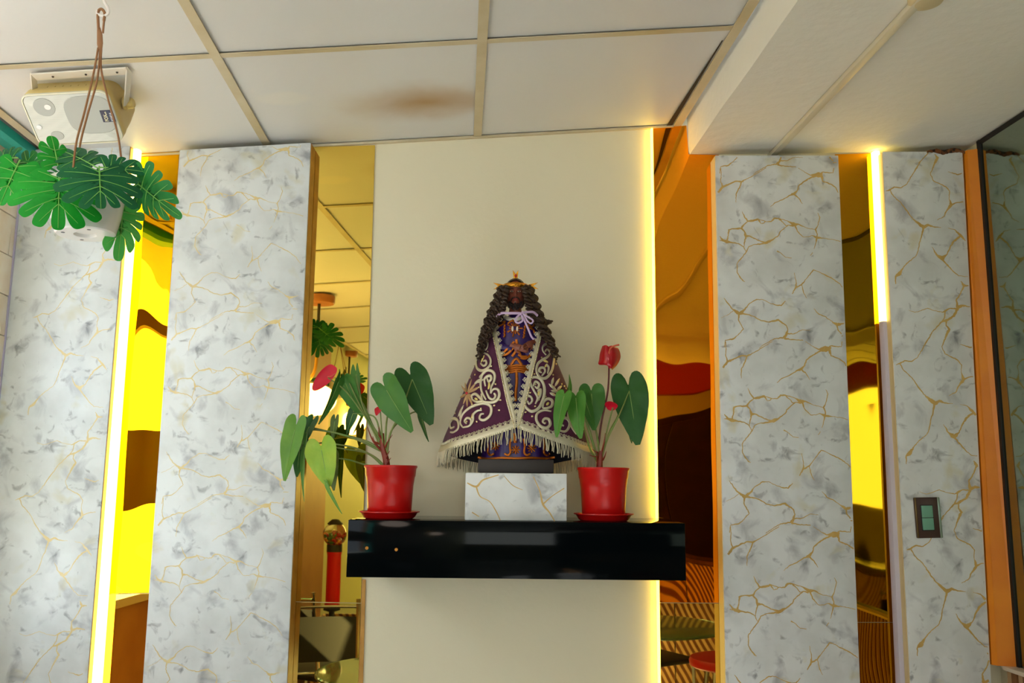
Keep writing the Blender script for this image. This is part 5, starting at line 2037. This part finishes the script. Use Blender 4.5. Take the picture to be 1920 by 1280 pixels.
pendant((601, 540), -2.04, 0.078, (586, 750), 0.125, 0.085, 'nearer pendant lamp with opal globe on a curved brass arm, reflected in yellow mirror', 1)
pendant((657, 650), -3.95, 0.060, (664, 793), 0.095, 0.088, 'farther pendant lamp with round opal globe, reflected in yellow mirror', -1)

# second hanging plant
o2 = behind(640, 748, -2.95)
hub2 = behind(637, 640, -2.95)
ctop = V((hub2.x, hub2.y, C0.z - ((hub2.x - C0.x) * C_N.x + (hub2.y - C0.y) * C_N.y) / C_N.z))
cords2 = [[hub2, hub2.lerp(o2, 0.5) + V((dx * 0.5, dy * 0.5, 0.05)), o2 + V((dx, dy, 0.104))] for dx, dy in ((-0.066, 0), (0.035, 0.056), (0.035, -0.056))]


def l2(dx, dy, dz, tx, ty, tz, wd, mt_, sd_):
    def f(root):
        monstera_leaf(root, o2 + V((dx, dy, dz)), o2 + V((tx, ty, tz)), wd, 0, mt_, nf=4, seed=sd_)
    return f


H2 = hanging_plant(o2, 0, 'distant monstera hanging from the ceiling, reflected in yellow mirror', [
    l2(-0.04, 0.02, 0.13, -0.20, 0.10, 0.05, 0.15, 'dark', 31), l2(0.04, 0.03, 0.13, 0.17, 0.10, 0.08, 0.15, 'mid', 32), l2(0, 0.04, 0.14, 0.02, 0.16, -0.02, 0.15, 'bright', 33), l2(0, -0.04, 0.14, -0.03, -0.16, 0.16, 0.14, 'mid', 34)],
    [[o2 + V((0, 0, 0.07)), o2 + V((dx / 2, dy / 2, 0.11)), o2 + V((dx, dy, dz))] for dx, dy, dz in ((-0.04, 0.02, 0.13), (0.04, 0.03, 0.13), (0, 0.04, 0.14), (0, -0.04, 0.14))], cords2)
K2 = thing('ceiling_hook', ctop, 'distant white ceiling hook above the reflected hanging plant', 'hook')
MB().tube([ctop, ctop.lerp(hub2, 0.5), hub2 + V((0.014, 0, 0.02)), hub2 + V((0, 0, -0.004)), hub2 + V((-0.014, 0, 0.014))], 0.004, 7).build('hook', M_hook, K2)

# gumball machine
gp = behind(628, 1003, -2.75)
GM = thing('gumball_machine', V((gp.x, gp.y, 0)), 'red gumball machine with a glass globe on a black stand, reflected in yellow mirror', 'gumball machine')
M_gr2 = mat('clear_globe', (255, 250, 240), 0.03, trans=1.0)
MB().ball(gp, 0.071, 28, 18).build('globe', M_gr2, GM)
rnd = random.Random(9)
balls = {}
for k in range(110):
    a, r_, z_ = rnd.uniform(0, 2 * PI), 0.056 * math.sqrt(rnd.random()), rnd.uniform(-0.052, 0.005)
    lim = math.sqrt(max(0, 0.059 ** 2 - z_ ** 2))
    r_ = min(r_, lim)
    balls.setdefault(k % 4, MB()).ball(gp + V((r_ * math.cos(a), r_ * math.sin(a), z_)), 0.0095, 8, 6)
for k, col in enumerate(((200, 30, 20), (230, 150, 20), (60, 120, 50), (200, 60, 40))):
    o = balls[k].build('gumballs', mat('gumball_%d' % k, col, 0.3), GM)
    o['kind'] = 'stuff'
MB().lathe([(0, 0.030), (0.02, 0.028), (0.045, 0.006), (0.048, 0), (0.03, -0.004)], 28, gp + V((0, 0, 0.060))).build('cap', M_black, GM)
MB().lathe([(0.046, -0.058), (0.046, -0.085), (0.046, -0.10)], 28, gp).build('collar', M_black, GM)
MB().lathe([(0, -0.10), (0.046, -0.10), (0.042, -0.12), (0.042, -0.38), (0.046, -0.40), (0, -0.40)], 28, gp, None).build('body', M_red, GM)
MB().lathe([(0, -0.40), (0.048, -0.40), (0.048, -0.42), (0.016, -0.43), (0.016, -gp.z + 0.03), (0.09, -gp.z + 0.02), (0.095, -gp.z + 0.001), (0, -gp.z + 0.001)], 28, gp).build('stand', M_black, GM)

# chairs: black slings on chrome tube
M_sling = mat('black_sling', (20, 18, 18), 0.6)


def chair(x, y, rz, label):
    root = thing('metal_chair', (x, y, 0), label, 'chair', 'chrome and black chairs')
    R = Matrix.Rotation(rz, 3, 'Z')
    T = lambda a, b, c: V((x, y, 0)) + R @ V((a, b, c))
    for s in (-1, 1):
        P = spline([tuple(T(s * 0.20, 0.20, 0.001)), tuple(T(s * 0.20, 0.19, 0.25)), tuple(T(s * 0.20, 0.17, 0.45)), tuple(T(s * 0.20, 0.24, 0.88))], 5)
        MB().tube(P, 0.011, 8).build('back_leg', M_chrome, root)
        MB().tube([T(s * 0.20, -0.21, 0.001), T(s * 0.20, -0.19, 0.44)], 0.011, 8).build('front_leg', M_chrome, root)
        MB().tube([T(s * 0.20, -0.20, 0.44), T(s * 0.20, 0.18, 0.44)], 0.010, 8).build('seat_rail', M_chrome, root)
    MB().box(T(0, -0.01, 0.455), (0.42, 0.40, 0.03), R, 0.012).build('seat', M_sling, root)
    rows = []
    for i in range(9):
        z = 0.60 + 0.20 * i / 8
        yb = 0.18 + 0.07 * (z - 0.45) / 0.43
        rows.append([T(lerp(-0.20, 0.20, k / 12), yb + 0.04 * (1 - (2 * k / 12 - 1) ** 2) * 0.8, z) for k in range(13)])
    rows2 = [[p + R @ V((0, 0.006, 0)) for p in r] for r in rows]
    m = MB().grid(rows)
    m.grid(rows2)
    m.build('backrest', M_sling, root)
    for z in (0.845, 0.55):
        yb = 0.18 + 0.07 * (z - 0.45) / 0.43
        MB().tube([T(lerp(-0.20, 0.20, k / 10), yb + 0.04 * (1 - (2 * k / 10 - 1) ** 2) * 0.8, z) for k in range(11)], 0.007, 7).build('back_bar', M_chrome, root)
    return root


ch = [(-0.86, -1.55, 2.9, 'black sling chair with chrome tubes near the wall, reflected low in yellow mirror'), (-1.05, -2.35, 0.5, 'black sling chair with chrome tubes behind the nearer one, reflected in yellow mirror'), (0.78, -2.75, 2.6, 'black chair by the bar, reflected low in orange mirror')]
for c in ch:
    chair(*c)


# round glass tables
def glass_table(x, y, r, label):
    root = thing('glass_table', (x, y, 0), label, 'table', 'round glass tables')
    MB().lathe([(0, 0.728), (r - 0.004, 0.728), (r, 0.732), (r, 0.738), (r - 0.004, 0.742), (0, 0.742)], 56, (x, y, 0)).build('glass_top', mat('green_glass', (170, 196, 150), 0.04, trans=0.85), root)
    MB().lathe([(0, 0.727), (0.08, 0.727), (0.08, 0.715), (0.028, 0.70), (0.028, 0.04), (0.20, 0.02), (0.22, 0.001), (0, 0.001)], 28, (x, y, 0)).build('pedestal', M_chrome, root)


glass_table(-0.42, -0.92, 0.30, 'round glass table close to the wall, reflected at foot of yellow mirror')
glass_table(0.72, -2.05, 0.36, 'round green glass table in front of the bar, reflected in orange mirror')

# bar with zebra wood front, stool, pelmet and dark cabinet
M_zebra = zebra_mat('zebra_wood', (232, 184, 116), (128, 72, 36), 9, (0, 0.5, 0.3))
BAR = thing('bar_counter', (1.7, -3.45, 0), 'zebra wood bar counter across the room, reflected in orange mirrors', 'bar counter')
for k in range(5):
    x0 = 0.60 + 0.45 * k
    MB().box((x0 + 0.2225, -3.26, 0.47), (0.443, 0.04, 0.936), None, 0.002).build('front_panel', M_zebra, BAR, smooth=False)
MB().box((1.73, -3.44, 0.96), (2.3, 0.44, 0.035), None, 0.006).build('counter_top', mat('stone_top', (92, 58, 40), 0.25, var=(8, (130, 84, 56))), BAR)
SX, SYY = 0.95, -1.46
STO = thing('bar_stool', (SX, SYY, 0), 'round red bar stool on chrome legs, reflected low in orange mirror', 'stool')
MB().lathe([(0, 0.66), (0.15, 0.66), (0.162, 0.668), (0.165, 0.685), (0.158, 0.70), (0, 0.705)], 44, (SX, SYY, 0)).build('seat', M_red, STO)
for k in range(4):
    a = PI / 4 + k * PI / 2
    MB().tube([V((SX + 0.10 * math.cos(a), SYY + 0.10 * math.sin(a), 0.665)), V((SX + 0.19 * math.cos(a), SYY + 0.19 * math.sin(a), 0.001))], 0.011, 8).build('leg', M_chrome, STO)
MB().tube([V((SX + 0.163 * math.cos(a), SYY + 0.163 * math.sin(a), 0.22)) for a in [2 * PI * k / 32 for k in range(33)]], 0.008, 8).build('foot_ring', M_chrome, STO)
PEL = MB().box((1.9, -3.75, 2.17), (2.6, 0.10, 0.16), None, 0.004).build('pelmet', mat('red_pelmet', (178, 30, 24), 0.5), origin=(1.9, -3.75, 2.09))
tag(PEL, 'red pelmet board above the bar, reflected in orange mirror', 'pelmet')
CAB = thing('back_bar_cabinet', (1.75, -4.1, 0), 'dark bottle cabinet behind the bar, reflected in orange mirror', 'cabinet')
M_dkw = mat('dark_wood', (50, 26, 16), 0.4, var=(8, (36, 18, 12)))
MB().box((1.75, -4.25, 1.0), (2.2, 0.30, 2.0), None, 0.004).build('carcass', M_dkw, CAB, smooth=False)
for k in range(4):
    MB().box((0.94 + 0.54 * k, -4.09, 1.0), (0.52, 0.02, 1.9), None, 0.003).build('door', M_dkw, CAB, smooth=False)
# zebra wood planter between chairs and machine
PLN = thing('planter_box', (-0.98, -3.17, 0), 'zebra wood planter box, reflected low in yellow mirror', 'planter')
for dx, dy, sx_, sy_ in ((0, 0.19, 0.44, 0.02), (0, -0.19, 0.44, 0.02), (-0.21, 0, 0.02, 0.36), (0.21, 0, 0.02, 0.36)):
    MB().box((-0.98 + dx, -3.17 + dy, 0.30), (sx_, sy_, 0.58), None, 0.002).build('side_board', M_zebra, PLN, smooth=False)
MB().box((-0.98, -3.17, 0.55), (0.40, 0.36, 0.03)).build('soil', M_soil, PLN)

# street outside the glazed front: low facade and a shrub, seen only in the left mirror
FAC = thing('facade', (-6.2, -1.0, 0), 'pale street facade beyond the glazed front, reflected in bright amber mirror', 'building')
MB().box((-6.3, -1.0, 2.2), (0.2, 9.0, 4.4)).build('wall', mat('facade_render', (150, 128, 88), 0.8, var=(0.7, (200, 176, 120), 0.4, 0.6)), FAC, smooth=False)
for k in range(5):
    MB().box((-6.19, -4.2 + 1.7 * k, 1.5), (0.04, 0.8, 1.3)).build('window', mat('facade_glass', (60, 70, 76), 0.15), FAC, smooth=False)
MB().box((-5.9, -1.0, 3.2), (0.8, 9.0, 0.12)).build('eave', mat('eave_brown', (120, 84, 56), 0.7), FAC, smooth=False)
